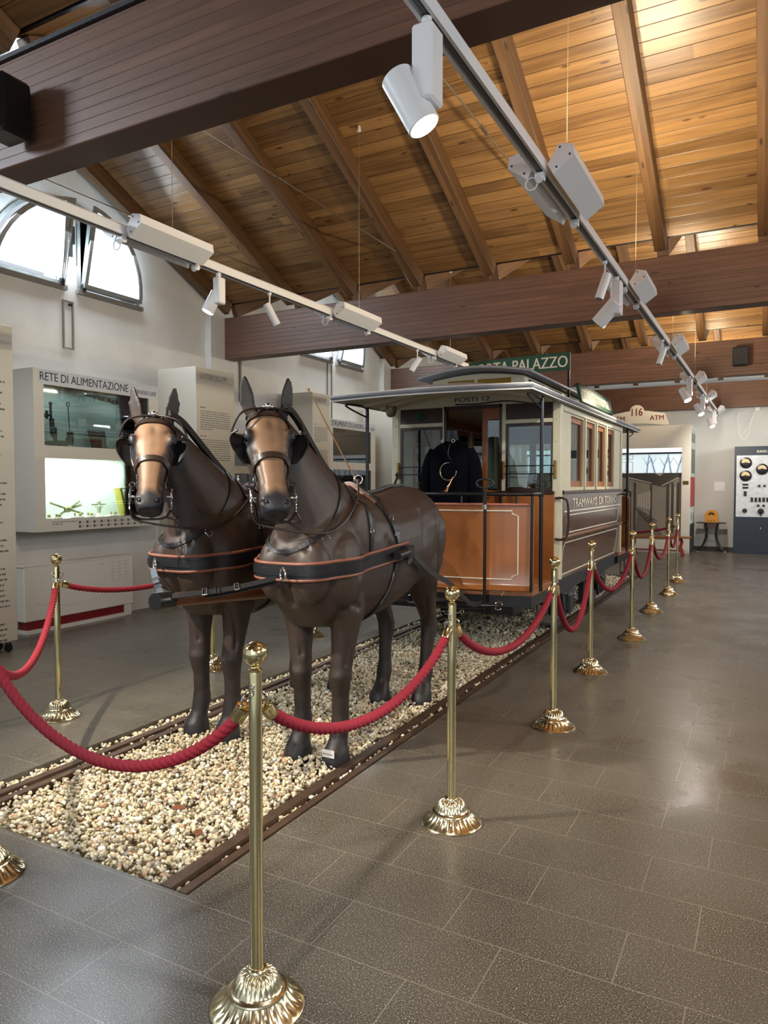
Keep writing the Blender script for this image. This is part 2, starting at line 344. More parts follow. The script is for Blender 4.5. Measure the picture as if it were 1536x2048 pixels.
def floor_mat():
    m = bpy.data.materials.new('polished_speckled_tiles'); m.use_nodes = True; nt = m.node_tree; N = nt.nodes; L = nt.links
    b = N['Principled BSDF']; tc = N.new('ShaderNodeTexCoord')
    br = N.new('ShaderNodeTexBrick'); br.inputs['Scale'].default_value = 1.0; br.inputs['Brick Width'].default_value = 0.535; br.inputs['Row Height'].default_value = 0.27
    br.inputs['Mortar Size'].default_value = 0.0016; br.inputs['Mortar Smooth'].default_value = 0.1; br.offset = 0.37; br.offset_frequency = 2; br.squash = 1
    br.inputs['Color1'].default_value = (0,0,0,1); br.inputs['Color2'].default_value = (1,1,1,1); br.inputs['Mortar'].default_value = (0.5,0.5,0.5,1)
    mp = N.new('ShaderNodeMapping'); mp.inputs['Location'].default_value = (0.18, 0.06, 0); L.new(tc.outputs['Object'], mp.inputs[0]); L.new(mp.outputs[0], br.inputs['Vector'])
    n1 = N.new('ShaderNodeTexNoise'); n1.inputs['Scale'].default_value = 230; n1.inputs['Detail'].default_value = 3; L.new(tc.outputs['Object'], n1.inputs[0])
    cr = N.new('ShaderNodeValToRGB'); e = cr.color_ramp.elements; e[0].position = 0.34; e[0].color = rgba((50,47,42)); e[1].position = 0.47; e[1].color = rgba((88,82,72))
    q = e.new(0.60); q.color = rgba((106,99,87)); q = e.new(0.68); q.color = rgba((196,186,168)); L.new(n1.outputs['Fac'], cr.inputs[0])
    n2 = N.new('ShaderNodeTexNoise'); n2.inputs['Scale'].default_value = 2.2; n2.inputs['Detail'].default_value = 5
    mp2 = N.new('ShaderNodeMapping'); mp2.inputs['Scale'].default_value = (30, 85, 1); L.new(tc.outputs['Object'], mp2.inputs[0])
    n3 = N.new('ShaderNodeTexNoise'); n3.inputs['Scale'].default_value = 1.4; n3.inputs['Detail'].default_value = 4; L.new(mp2.outputs[0], n3.inputs[0])
    dk = N.new('ShaderNodeMapRange'); dk.inputs[1].default_value = 0.33; dk.inputs[2].default_value = 0.42; dk.inputs[3].default_value = 0.88; dk.inputs[4].default_value = 1; L.new(n3.outputs['Fac'], dk.inputs[0])
    L.new(tc.outputs['Object'], n2.inputs[0])
    mr = N.new('ShaderNodeMapRange'); mr.inputs[1].default_value = 0.3; mr.inputs[2].default_value = 0.7; mr.inputs[3].default_value = 0.88; mr.inputs[4].default_value = 1.1; L.new(n2.outputs['Fac'], mr.inputs[0])
    mm = N.new('ShaderNodeMath'); mm.operation = 'MULTIPLY'; L.new(dk.outputs[0], mm.inputs[0]); L.new(mr.outputs[0], mm.inputs[1])
    vs = N.new('ShaderNodeVectorMath'); vs.operation = 'SCALE'; L.new(cr.outputs[0], vs.inputs[0]); L.new(mm.outputs[0], vs.inputs['Scale'])
    mx = N.new('ShaderNodeMix'); mx.data_type = 'RGBA'; mx.inputs[7].default_value = rgba((140,131,117)); L.new(br.outputs['Fac'], mx.inputs[0]); L.new(vs.outputs[0], mx.inputs[6])
    L.new(mx.outputs[2], b.inputs['Base Color'])
    rr = N.new('ShaderNodeMapRange'); rr.inputs[1].default_value = 0.3; rr.inputs[2].default_value = 0.7; rr.inputs[3].default_value = 0.22; rr.inputs[4].default_value = 0.40
    L.new(n2.outputs['Fac'], rr.inputs[0]); L.new(rr.outputs[0], b.inputs['Roughness'])
    bp = N.new('ShaderNodeBump'); bp.inputs['Strength'].default_value = 0.08; bp.inputs['Distance'].default_value = 0.002; L.new(n1.outputs['Fac'], bp.inputs['Height']); L.new(bp.outputs[0], b.inputs['Normal'])
    return m
M_floor = floor_mat()
# ------------------------------------------------------------------ the room
M_plank = wood_mat('ceiling_boards', (166,126,80), (80,54,31), along='X', plank=0.118, groove='Y', rough=0.34, vary=0.30)
M_beam = wood_mat('glulam_beam', (118,82,62), (62,40,29), along='X', plank=0.052, groove='Z', rough=0.5, vary=0.10)
M_beam.node_tree.nodes  # laminated timber: the lamella lines stay faint
for n in M_beam.node_tree.nodes:
    if n.type == 'MIX': n.inputs[6].default_value = rgba((84,56,42))
M_rafter = wood_mat('rafter_wood', (118,84,52), (60,40,23), along='Y', groove='X', rough=0.55)

XL = -6.45; XR = 4.4; YB = -2.5; YE = 17.32
PIT = (-3.30, 1.85, -1.785, 11.9)
holes('floor', rect(XL-0.4, YB-1.5, XR+0.3, YE+0.3), [rect(*PIT)], 0.16, lambda u,v,d: (u,v,-0.16+d), M_floor)['kind'] = 'structure'
M_pit = mat('pit_lining', (40,34,30), 0.8, noise=0.2)
o = MB().box((PIT[0]-0.1,PIT[1]-0.1,-0.24),(PIT[2]+0.1,PIT[3]+0.1,-0.16)).build('trim_1', M_pit); o['kind'] = 'structure'

VAL = [-2.42, 2.50, 7.46, 12.15, 17.05]
TAN = 0.468; ZB0 = 3.10; ZB1 = 3.64
def roof_z(y):   # underside of the boards
    for a, b in zip(VAL[:-1], VAL[1:]):
        if a <= y <= b: return ZB1 + 0.19 + TAN*min(y-a, b-y)
    return ZB1 + 0.19
# left wall with half-round window openings, top follows the gables
def lun(cy, side, r=0.93, z0=3.50, gap=0.085, hz=0.90):
    """quarter lunette; side -1: nearer half, +1: farther half"""
    pts = [(cy+side*gap, z0)]
    n = 12
    for i in range(n+1):
        a = math.pi/2*i/n
        y = cy+side*max(gap, r*math.cos(a)); pts.append((y, z0+hz*math.sin(math.acos(min(1,abs(y-cy)/r)))))
    out = []
    for p in pts:
        if not out or (abs(out[-1][0]-p[0])+abs(out[-1][1]-p[1])) > 1e-3: out.append(p)
    if side < 0: out = out[::-1]
    return out
top = []
for a, b in zip(VAL[:-1], VAL[1:]): top += [(a, ZB1+0.185), ((a+b)/2, ZB1+0.185+TAN*(b-a)/2)]
top.append((VAL[-1], ZB1+0.185)); top.append((YE+0.2, ZB1+0.185))
outer = [(VAL[0], -0.16), (YE+0.2, -0.16)] + top[::-1]
LUN = [(0.1,-1),(0.1,1),(5.08,-1),(5.08,1),(10.18,-1),(10.18,1)]
w = holes('wall_left', outer, [lun(c,s) for c,s in LUN], 0.30, lambda u,v,d: (XL-d,u,v), M_plaster); w['kind'] = 'structure'
outerR = outer
w = holes('wall_right', outerR, [], 0.2, lambda u,v,d: (XR+d,u,v), M_plaster); w['kind'] = 'structure'
w = MB().box((XL-0.3,YE,-0.16),(XR+0.2,YE+0.2,4.2)).build('wall_end', M_plaster_end); w['kind'] = 'structure'
w = MB().box((XL,YE-0.012,0),(XR,YE,0.09)).build('baseboard_end', mat('dark_skirting',(70,66,60),0.6)); w['kind'] = 'structure'
# pilasters
for i, y in enumerate(VAL[1:4]):
    o = MB().box((XL,y-0.36,0),(XL+0.10,y+0.14,ZB1+0.16)).build('trim_%d' % (i+2), M_plaster); o['kind'] = 'structure'
for i, y in enumerate(VAL[1:4]):
    o = MB().box((XL+0.001,y+0.3,2.6),(XL+0.03,y+0.33,3.7)).build('trim_%d' % (i+12), M_grey)
    o['kind'] = 'structure'
# ceiling boards: one slab per slope
k = 0
for a, b in zip(VAL[:-1], VAL[1:]):
    mid = (a+b)/2; rise = TAN*(mid-a); ln = math.hypot(mid-a, rise); ang = math.atan(TAN)
    for s in (1,-1):
        me = MB().box((0,0,0),(XR-XL+0.3, ln, 0.05)).build('ceiling', M_plank)
        me.location = (XL-0.15, a if s > 0 else b, ZB1+0.19)
        if s > 0: me.rotation_euler = (ang,0,0)
        else: me.rotation_euler = (ang,0,0); me.rotation_euler = (math.pi-ang, 0, 0); me.location.z += 0.05/math.cos(ang)
        me['kind'] = 'structure'
    # ridge gap closer is part of the slope boards
# beams
near_names = ['big near', 'second', 'third', 'fourth']
for i, y in enumerate(VAL[1:]):
    b = MB().box((XL-0.05,y-0.095,ZB0),(XR+0.1,y+0.095,ZB1), bev=0.006)
    o = b.build('timber_beam', M_beam, loc=(0,y,ZB0))
    lab = ['huge dark timber beam crossing the top of the picture nearest the camera', 'second brown timber beam, its left end set in the window wall above the tram', 'third brown timber beam with a black loudspeaker, behind the second beam', 'farthest brown timber beam just above the white end wall'][i]
    tag(o, lab, 'beam', 'timber beams across the hall')
# steel strip on the top edge of the near beam
o = MB().box((XL,2.385,ZB1-0.002),(XR,2.60,ZB1+0.02)).build('trim_20', M_blackiron); o['kind'] = 'structure'
# rafters
RX = [-6.33,-5.3,-4.42,-3.55,-2.69,-1.82,-0.96,-0.08,0.78,1.65,2.5,3.4]
side_word = {-6.33:'against the window wall'}
bay_word = ['near bay over the camera','bay above the horses','bay above the tram','far bay before the end wall']
cnt = 0
for bi, (a, b) in enumerate(zip(VAL[:-1], VAL[1:])):
    mid = (a+b)/2; ang = math.atan(TAN); ln = (mid-a)/math.cos(ang)
    for s in (1,-1):
        if s > 0 and bi < 3 and bi != 1: pass
        for xi, x in enumerate(RX):
            r = MB().box((-0.055,0.10,0),(0.055,ln-0.09,0.165), bev=0.006).build('rafter', M_rafter)
            if s > 0: r.rotation_euler = (ang,0,0); r.location = (x,a,ZB1+0.19-0.17/math.cos(ang))
            else: r.rotation_euler = (-ang,0,0); r.scale = (1,-1,1); r.location = (x,b,ZB1+0.19-0.17/math.cos(ang))
            nm = ['leftmost','second from the left','third from the left','fourth from the left','fifth from the left','sixth from the left','seventh from the left','eighth from the left','ninth from the left','tenth from the left','eleventh from the left','twelfth from the left'][xi]
            tag(r, 'sloping brown rafter, %s, %s slope, %s' % (nm, 'rising' if s > 0 else 'falling away', bay_word[bi]), 'rafter', 'rafters under the boarded ceiling')
# short wedge blocks between rafter feet
# steel tie rods with turnbuckles
for (x, lab) in ((-5.22,'thin steel tie rod with turnbuckle by the window wall, left of the first rafters'),(-3.54,'thin steel tie rod with turnbuckle crossing the middle of the ceiling'),(-1.80,'thin steel tie rod with turnbuckle beside the near spotlight')):
    t = thing('tie_rod', (x,5.0,3.95), lab, 'tie rod', 'tie rods under the near roof bay')
    z = 3.93
    MB().cyl((x,3.15,z),(x,6.83,z),0.006,8).build('rod', mat('tie_rod_steel',(120,110,100),0.4,0.8), t, True)
    MB().cyl((x,4.75,z),(x,4.87,z),0.013,8).build('turnbuckle', M_chrome, t, True)
# windows
for wi, (c, s) in enumerate(LUN):
    t = thing('window_%d' % (wi+1), (XL, c+s*0.45, 3.5), None, None); t['kind'] = 'structure'
    P = lun(c, s); cy = sum(p[0] for p in P)/len(P); cz = sum(p[1] for p in P)/len(P)
    def inset(P, d):
        n = len(P); out = []
        ar = sum(P[i][0]*P[(i+1)%n][1]-P[(i+1)%n][0]*P[i][1] for i in range(n)); sg = 1 if ar > 0 else -1
        for i in range(n):
            a = Vector(P[i-1]); b = Vector(P[i]); e = Vector(P[(i+1)%n]); u = (b-a).normalized(); v = (e-b).normalized()
            n1 = Vector((-u.y,u.x))*sg; n2 = Vector((-v.y,v.x))*sg; m_ = (n1+n2); m_.normalize(); kk = d/max(0.35, m_.dot(n1)); q = b+m_*kk; out.append((q.x,q.y))
        return out
    holes('window_frame', P, [inset(P, 0.04)], 0.06, lambda u,v,d: (XL-0.02+0.03-d,u,v), M_grey, t)
    # sill bar
    ys = [p[0] for p in P]
    MB().box((XL-0.02,min(ys)-0.02,3.455),(XL+0.045,max(ys)+0.02,3.50)).build('sill', M_grey, t)
    # tilted hopper sash, hinged at the foot and leaning into the room
    ta = math.radians(13)
    Q = inset(P, 0.03)
    fn = lambda u,v,d: (XL+0.035+(v-3.5)*math.sin(ta)+d*math.cos(ta), u, 3.5+(v-3.5)*math.cos(ta)-d*math.sin(ta))
    f = holes('sash', Q, [inset(Q, 0.04)], 0.035, fn, M_grey, t)
    holes('pane', inset(Q,0.035), [], 0.006, lambda u,v,d: fn(u,v,d+0.012), M_frost, t)
    MB().box((XL+0.02,c+s*0.11,3.49),(XL+0.06,c+s*0.15,3.56)).build('catch', M_blackiron, t)
    if s > 0:
        MB().box((XL+0.0,c-0.03,3.95),(XL+0.05,c+0.03,4.13)).box((XL+0.01,c-0.015,3.82),(XL+0.03,c+0.015,3.95)).build('opener', M_blackiron, t)
# ------------------------------------------------------------------ lighting tracks
TZ = 2.88; TXR = -0.95; TXL = -3.3
def track(x, y0, y1, lab):
    t = thing('lighting_track', (x,(y0+y1)/2,TZ), lab, 'lighting track', 'suspended lighting tracks')
    MB().prism([(-0.028,0),(-0.028,0.05),(-0.015,0.062),(0.015,0.062),(0.028,0.05),(0.028,0),(0.016,0),(0.016,0.012),(-0.016,0.012),(-0.016,0)], lambda u,v,d: (x+u,d,TZ+v), y0, y1).build('profile', M_whiteg, t)
    MB().box((x-0.008,y0,TZ+0.004),(x+0.008,y1,TZ+0.011)).build('conductor_slot', mat('slot_grey',(90,90,92),0.5), t)
    return t
trR = track(TXR, -1.5, 16.2, 'white lighting track running down the right side of the hall')
trL = track(TXL, -1.5, 8.6, 'white lighting track hanging between window wall and horses')
def wires(x, ys, side):
    for i, y in enumerate(ys):
        z1 = roof_z(y)-0.01
        t = thing('suspension_wire', (x,y,TZ+0.064), 'thin steel wire holding the %s track, %s from the camera' % (side, ['first','second','third','fourth','fifth','sixth'][i]), 'wire', 'suspension wires of the tracks')
        MB().cyl((x,y,TZ+0.064),(x,y,z1),0.0016,6).build('steel_wire', mat('steel_wire',(190,180,160),0.4,0.6), t, True)
        MB().lathe([(0.006,-0.05),(0.02,-0.045),(0.014,0.0)], (x,y,z1)).build('wire_cup', M_whiteg, t, True)
wires(TXR, [0.3,3.75,5.9,8.35,10.95,13.1], 'right')
wires(TXL, [0.6,3.35,5.65,7.75], 'left')

def uplight(x, ya, yb, lab, grp):
    yc = (ya+yb)/2
    t = thing('ceiling_uplight', (x,yc,TZ), lab, 'uplight', grp)
    for s in (1,-1):
        P = [(0.034,0.03),(0.060,-0.02),(0.156,0.048),(0.148,0.098),(0.085,0.112)]
        MB().prism([(s*u,v) for u,v in P], lambda u,v,d: (x+u,d,TZ+v), ya, yb).build('reflector_housing', M_whiteg, t)
        sc_ = MB()
        for (u,v) in ((0.075,0.01),(0.135,0.055),(0.09,0.095)): sc_.cyl((x+s*u,ya-0.002,TZ+v),(x+s*u,ya+0.004,TZ+v),0.005,8)
        sc_.build('end_screw', M_blackiron, t)
    for y in (ya+0.0, yb-0.0):
        MB().cyl((x-0.02,y,TZ-0.02),(x+0.02,y,TZ-0.02),0.022,12).cyl((x,y-0.02,TZ-0.04),(x,y+0.02,TZ-0.005),0.016,10).build('track_adapter', M_whiteg, t, True)
    MB().torus((x-0.04,ya,TZ-0.045),0.028,0.003,(1,0,0),(0,0,1)).build('cable_loop', M_whiteg, t, True)
    return t
wR = ['biggest white double uplight on the right track, above the tram front','second white uplight on the right track, beside the square box spotlight','third white uplight on the right track, in front of the third beam','fourth white uplight on the right track, next to a lit spotlight','fifth white uplight on the right track, near the end wall','last small white uplight on the right track, before the white end wall']
for (a,b), l in zip(UP_R, wR): uplight(TXR,a,b,l,'uplights on the tracks')
wL = ['long white uplight on the left track in front of the half round windows','white uplight on the left track in front of the second beam','small white uplight on the left track just above the tram roof']
for (a,b), l in zip(UP_L, wL): uplight(TXL,a,b,l,'uplights on the tracks')

def box_spot(x, y, lab, lit, d=(0.35,0.35,-0.85), sc_=1.0):
    """flat gear box hanging under the track with a cylindrical lamp head beside it"""
    t = thing('track_spotlight', (x,y,TZ), lab, 'spotlight', 'box spotlights on the tracks')
    MB().box((x-0.035*sc_,y-0.05*sc_,TZ-0.26*sc_),(x+0.035*sc_,y+0.04*sc_,TZ-0.03),bev=0.008).build('gear_box', M_whiteg, t)
    MB().cyl((x,y-0.01,TZ-0.035),(x,y-0.01,TZ),0.016,12).build('adapter', M_whiteg, t, True)
    d = Vector(d).normalized(); c = Vector((x-0.055*sc_,y-0.02,TZ-0.235*sc_)); a = c-d*0.085*sc_; b = c+d*0.10*sc_
    R = 0.052*sc_
    MB().tube([a,a+d*0.004,b-d*0.002,b],[R*0.9,R,R,R*0.96],24,cap=True).build('lamp_head', M_whiteg, t, True)
    MB().tube([b,b+d*0.002],[R*0.88,R*0.86],24).build('lamp_lens', M_lamp if lit else mat('unlit_lens',(150,150,150),0.2), t, True)
    return t
def cyl_spot(x, y, lab, d=(-0.25,-0.2,-0.9)):
    t = thing('cylinder_spotlight', (x,y,TZ), lab, 'spotlight', 'slim cylinder spotlights on the tracks')
    MB().cyl((x,y,TZ-0.02),(x,y,TZ),0.014,10).cyl((x,y,TZ-0.11),(x,y,TZ-0.02),0.006,8).build('stem', M_whiteg, t, True)
    d = Vector(d).normalized(); c = Vector((x,y,TZ-0.13)); a = c-d*0.05; b = c+d*0.12
    MB().tube([a,b],0.028,18).build('lamp_head', M_whiteg, t, True)
    MB().tube([b,b+d*0.002],0.022,14).build('lamp_lens', mat('unlit_lens',(150,150,150),0.2), t, True)
    return t
box_spot(TXR, 2.05, 'largest lit spotlight at the top, hanging from the right track', True, (0.45,0.12,-0.85))
cyl_spot(TXR, 4.74, 'slim unlit cylinder spotlight on the right track below the second beam edge')
box_spot(TXR, 5.15, 'unlit square box spotlight on the right track before the second uplight', False, (-0.6,0.1,-0.6))
cyl_spot(TXR, 7.55, 'small unlit cylinder spotlight on the right track before the third uplight')
box_spot(TXR, 10.25, 'lit spotlight on the right track beside the fourth uplight', True, (0.4,-0.3,-0.8))
box_spot(TXR, 12.35, 'lit spotlight on the right track beside the fifth uplight', True, (0.4,-0.3,-0.8))
box_spot(TXR, 15.0, 'farthest lit spotlight on the right track in front of the end wall', True, (0.3,-0.35,-0.8))
box_spot(TXL, 3.78, 'lit spotlight on the left track in front of the window wall', True, (-0.3,-0.3,-0.85), 0.8)
cyl_spot(TXL, 4.33, 'slim unlit cylinder spotlight on the left track beside the second beam end', (0.3,0.3,-0.8))
cyl_spot(TXL, 6.87, 'small unlit cylinder spotlight on the left track over the tram canopy', (-0.35,-0.3,-0.7))
# loudspeakers
t = thing('loudspeaker', (-0.42,12.0,3.35), 'small black loudspeaker mounted on the third beam', 'loudspeaker')
MB().box((-0.52,11.88,3.22),(-0.32,12.03,3.50),bev=0.015).build('cabinet', M_blackpaint, t); MB().box((-0.505,11.872,3.24),(-0.335,11.88,3.48)).build('grille', mat('speaker_grille',(32,32,34),0.8,bump=0.4,bscale=400), t)
MB().box((-0.45,12.03,3.3),(-0.39,12.06,3.42)).build('bracket', M_blackiron, t)
t = thing('loudspeaker', (-3.16,2.3,3.35), 'black loudspeaker cut by the left picture edge on the near beam', 'loudspeaker')
MB().box((-3.44,2.20,3.16),(-3.26,2.37,3.44),bev=0.02).build('cabinet', M_blackpaint, t); MB().box((-3.37,2.37,3.24),(-3.32,2.41,3.34)).build('bracket', M_blackiron, t)
MB().box((-3.425,2.192,3.18),(-3.275,2.20,3.42)).build('grille', mat('speaker_grille',(32,32,34),0.8,bump=0.4,bscale=400), t)
# small alarm sensors on rafters / beams
for (x,y,z,l) in ((-2.95,4.4,4.35,'small white sensor cup on a rafter above the near horses'),(-0.70,4.7,4.2,'small white sensor cup on a rafter right of the track')):
    pass
# ------------------------------------------------------------------ rails, gravel
def rail(x0, x1, y0, y1, lab, zt=0.0):
    t = thing('tram_rail', ((x0+x1)/2,(y0+y1)/2,-0.16), lab, 'rail', 'steel rails along the gravel bed')
    xc = (x0+x1)/2; hw = (x1-x0)/2
    MB().prism([(-hw,0),(-hw,-0.03),(-0.009,-0.04),(-0.009,-0.14),(-hw*1.4,-0.158),(hw*1.4,-0.158),(0.009,-0.14),(0.009,-0.04),(hw,-0.03),(hw,0)], lambda u,v,d: (xc+u,d,v+zt), y0, y1).build('rail_head', M_rail, t)
rail(-1.925,-1.872, 1.855, 11.85, 'inner steel rail on the right side of the gravel bed')
rail(-1.838,-1.80, 1.855, 11.85, 'outer guard rail along the right edge of the gravel bed')
rail(-3.115,-3.07, 1.855, 11.85, 'inner steel rail on the left side of the gravel bed')
rail(-3.20,-3.155, 1.855, 11.85, 'outer guard rail on the left side of the gravel bed')

M_peb = bpy.data.materials.new('pebbles'); M_peb.use_nodes = True
_n = M_peb.node_tree.nodes; _a = _n.new('ShaderNodeAttribute'); _a.attribute_name = 'col'
M_peb.node_tree.links.new(_a.outputs['Color'], _n['Principled BSDF'].inputs['Base Color']); _n['Principled BSDF'].inputs['Roughness'].default_value = 0.6
def pebbles(name, seed, regions, label, parent=None):
    rng = np.random.default_rng(seed)
    bm = bmesh.new(); bmesh.ops.create_icosphere(bm, subdivisions=1, radius=1.0)
    bm.verts.ensure_lookup_table(); V = np.array([v.co[:] for v in bm.verts]); F = np.array([[v.index for v in f.verts] for f in bm.faces]); bm.free()
    P = []
    for (x0,x1,y0,y1,n,z,sz) in regions:
        q = np.column_stack([rng.uniform(x0,x1,n), rng.uniform(y0,y1,n), z+rng.uniform(-0.013,0.010,n)+0.012*np.sin(rng.uniform(0,6,n)), np.full(n, sz)]); P.append(q)
    P = np.vstack(P); n = len(P)
    S = P[:,3:4]*np.column_stack([rng.uniform(0.8,1.25,n), rng.uniform(0.6,0.95,n), rng.uniform(0.42,0.7,n)])*rng.lognormal(0,0.22,(n,1))
    q = rng.normal(size=(n,4)); q[:,1:3] *= 0.45; q /= np.linalg.norm(q,axis=1,keepdims=True); w,x,y,z = q.T
    R = np.empty((n,3,3)); R[:,0,0]=1-2*(y*y+z*z); R[:,0,1]=2*(x*y-z*w); R[:,0,2]=2*(x*z+y*w); R[:,1,0]=2*(x*y+z*w); R[:,1,1]=1-2*(x*x+z*z); R[:,1,2]=2*(y*z-x*w); R[:,2,0]=2*(x*z-y*w); R[:,2,1]=2*(y*z+x*w); R[:,2,2]=1-2*(x*x+y*y)
    VV = V[None]*S[:,None]; VV = np.einsum('nij,nkj->nki', R, VV)+P[:,None,:3]
    nv, nf = len(V), len(F); me = bpy.data.meshes.new(name)
    me.vertices.add(n*nv); me.vertices.foreach_set('co', VV.reshape(-1))
    FF = (F[None]+(np.arange(n)*nv)[:,None,None]).reshape(-1)
    me.loops.add(n*nf*3); me.loops.foreach_set('vertex_index', FF)
    me.polygons.add(n*nf); me.polygons.foreach_set('loop_start', np.arange(n*nf)*3); me.polygons.foreach_set('loop_total', np.full(n*nf,3)); me.polygons.foreach_set('use_smooth', np.ones(n*nf,bool))
    me.update(calc_edges=True)
    pal = np.array([s2l(c) for c in ((228,216,186),(216,202,168),(204,186,150),(236,230,212),(190,176,148),(170,162,146),(204,160,126),(222,208,170),(240,236,226),(140,122,98))])
    pw = np.array([.2,.2,.14,.12,.1,.06,.04,.08,.04,.02]); c = pal[rng.choice(len(pal), n, p=pw/pw.sum())]*rng.uniform(.8,1.12,(n,1))
    A = me.color_attributes.new('col','FLOAT_COLOR','POINT'); cc = np.ones((n,nv,4)); cc[:,:,:3] = c[:,None]; A.data.foreach_set('color', cc.reshape(-1))
    me.materials.append(M_peb); o = bpy.data.objects.new(name, me); COL.objects.link(o); tag(o, label, 'gravel', kind='stuff'); return o
pebbles('gravel', 5, [(-3.05,-1.94,1.87,3.6,8600,-0.012,0.0115),(-3.05,-1.94,3.6,6.6,11500,-0.012,0.0125),(-3.05,-1.94,6.6,11.8,5200,-0.02,0.021),
    (-1.868,-1.842,1.87,6.5,520,-0.028,0.0115),(-3.150,-3.12,1.87,6.5,560,-0.028,0.0115),(-3.29,-3.21,1.87,8.0,2100,-0.03,0.0125),(-3.06,-3.0,1.87,3,0,-0.03,0.01)], 'cream and tan pebbles filling the bed between the rails under the horses')
o = MB().box((-3.295,1.86,-0.158),(-1.79,11.88,-0.045)).build('gravel_bed', mat('gravel_ground',(120,104,78),0.9,noise=0.4,nscale=60,bump=0.6,bscale=80)); tag(o,'compacted sandy layer under the pebbles between the rails','gravel',kind='stuff')
# a few dry leaves on the gravel
def leaf(x,y,a,lab):
    M = Matrix.Rotation(a,3,'Z')@Matrix.Rotation(0.4,3,'X'); b = MB()
    P = [(-.03,0,0),(-.015,.014,.006),(.01,.016,.004),(.034,0,0),(.01,-.014,.006),(-.015,-.012,.008)]
    b.add([Vector((x,y,0.008))+M@Vector(p) for p in P]+[Vector((x,y,0.006))+M@Vector((p[0],p[1],p[2]-0.002)) for p in P],[tuple(range(6)),tuple(range(11,5,-1))]+[(i,(i+1)%6,6+(i+1)%6,6+i) for i in range(6)])
    tag(b.build('dry_leaf', mat('dry_leaf',(120,66,36),0.8), loc=(x,y,0)), lab, 'leaf')
leaf(-2.30,2.33,0.5,'small brown dry leaf lying on the gravel below the left rope')
leaf(-2.06,2.20,1.9,'reddish dry leaf on the gravel beside the right rails')

# ------------------------------------------------------------------ barrier posts and ropes
def flute(k, amp): return lambda r,z,a: 1+amp*(abs(math.sin(k*a/2))-0.5)
def make_post():
    t = thing('barrier_post', (0,0,0), 'x', 'barrier post', 'brass rope barrier posts')
    b = MB(); n = 144; R = []
    prof = [(0.130,0.0,0),(0.131,0.006,0),(0.127,0.010,0),(0.120,0.014,.02),(0.108,0.021,.05),(0.096,0.031,.07),(0.086,0.041,.05),(0.082,0.046,0),(0.083,0.049,0),(0.081,0.053,0),(0.075,0.055,0),(0.071,0.058,0),(0.067,0.062,.02),(0.064,0.072,.07),(0.057,0.084,.09),(0.046,0.094,.10),(0.034,0.100,.06),(0.029,0.102,0),(0.028,0.108,0),(0.024,0.112,0),(0.019,0.113,0)]
    for r,z,a in prof:
        R.append([((r*(1-0.25*a))*math.cos(2*math.pi*j/n), (r*(1-0.25*a))*math.sin(2*math.pi*j/n), z+a*0.075*(abs(math.sin(24*math.pi*j/n))-0.35)) for j in range(n)])
    b.rings(R); b.build('base', M_brassbase, t, True)
    MB().lathe([(0.0185,0.108),(0.0185,0.935),(0.0175,0.940),(0.0195,0.9401),(0.0195,0.946),(0.012,0.950),(0.010,0.953),(0.013,0.955),(0.008,0.959),(0.010,0.962)],n=32).build('pole', M_brass, t, True)
    MB().ell((0,0,0.990),0.034,0.034,0.034,32,20).build('ball_finial', M_brass, t, 'all')
    for s in (1,-1):
        h = MB().cyl((0,s*0.017,0.905),(0,s*0.030,0.905),0.006,10)
        h.torus((0,s*0.036,0.890),0.013,0.0028,(0,1,0),(0,0,1),16,8,-2.4,1.9)
        h.build('hook', M_chrome, t, True)
    return t
P0 = make_post()
RIGHT = [(-1.23,1.54),(-1.18,2.80),(-1.12,4.22),(-1.20,5.60),(-1.12,7.00),(-1.17,8.62),(-1.16,10.1),(-1.20,11.5)]
LEFT = [(-2.54,1.60),(-3.89,2.93),(-3.85,4.29),(-3.86,5.68),(-3.85,7.1),(-3.86,8.5),(-3.86,10.0),(-3.86,11.7)]
labR = ['tall brass barrier post nearest the camera, at the bottom centre','second brass post of the right row, in front of the right horse hind legs','third brass post of the right row, beside the tram front platform','fourth brass post of the right row, in front of the tram side panel','fifth brass post of the right row, near the tram rear axle','sixth brass post of the right row, in front of the long bench','seventh brass post of the right row, second farthest','farthest brass post of the right row, in front of the white kiosk']
labL = ['brass post cut off by the left picture edge, only its base showing','brass post in front of the white wall heater on the left','brass post half hidden behind the left horse front legs','brass post behind the horses seen low between their legs','brass post on the far side of the tram front platform','brass post hidden on the far side of the tram middle','brass post hidden on the far side of the tram rear','brass post at the far left rear corner of the barrier']
posts = []
for i, ((x,y), l) in enumerate(zip(RIGHT, labR)):
    if i == 0: P0.location = (x,y,0); P0['label'] = l; P0.rotation_euler = (0,0,0.35)
    else: dup(P0, (x,y,0), 0.1*i, l)
for i, ((x,y), l) in enumerate(zip(LEFT, labL)): dup(P0, (x,y,0), 0.5 if i == 0 else 0.08*i, l)
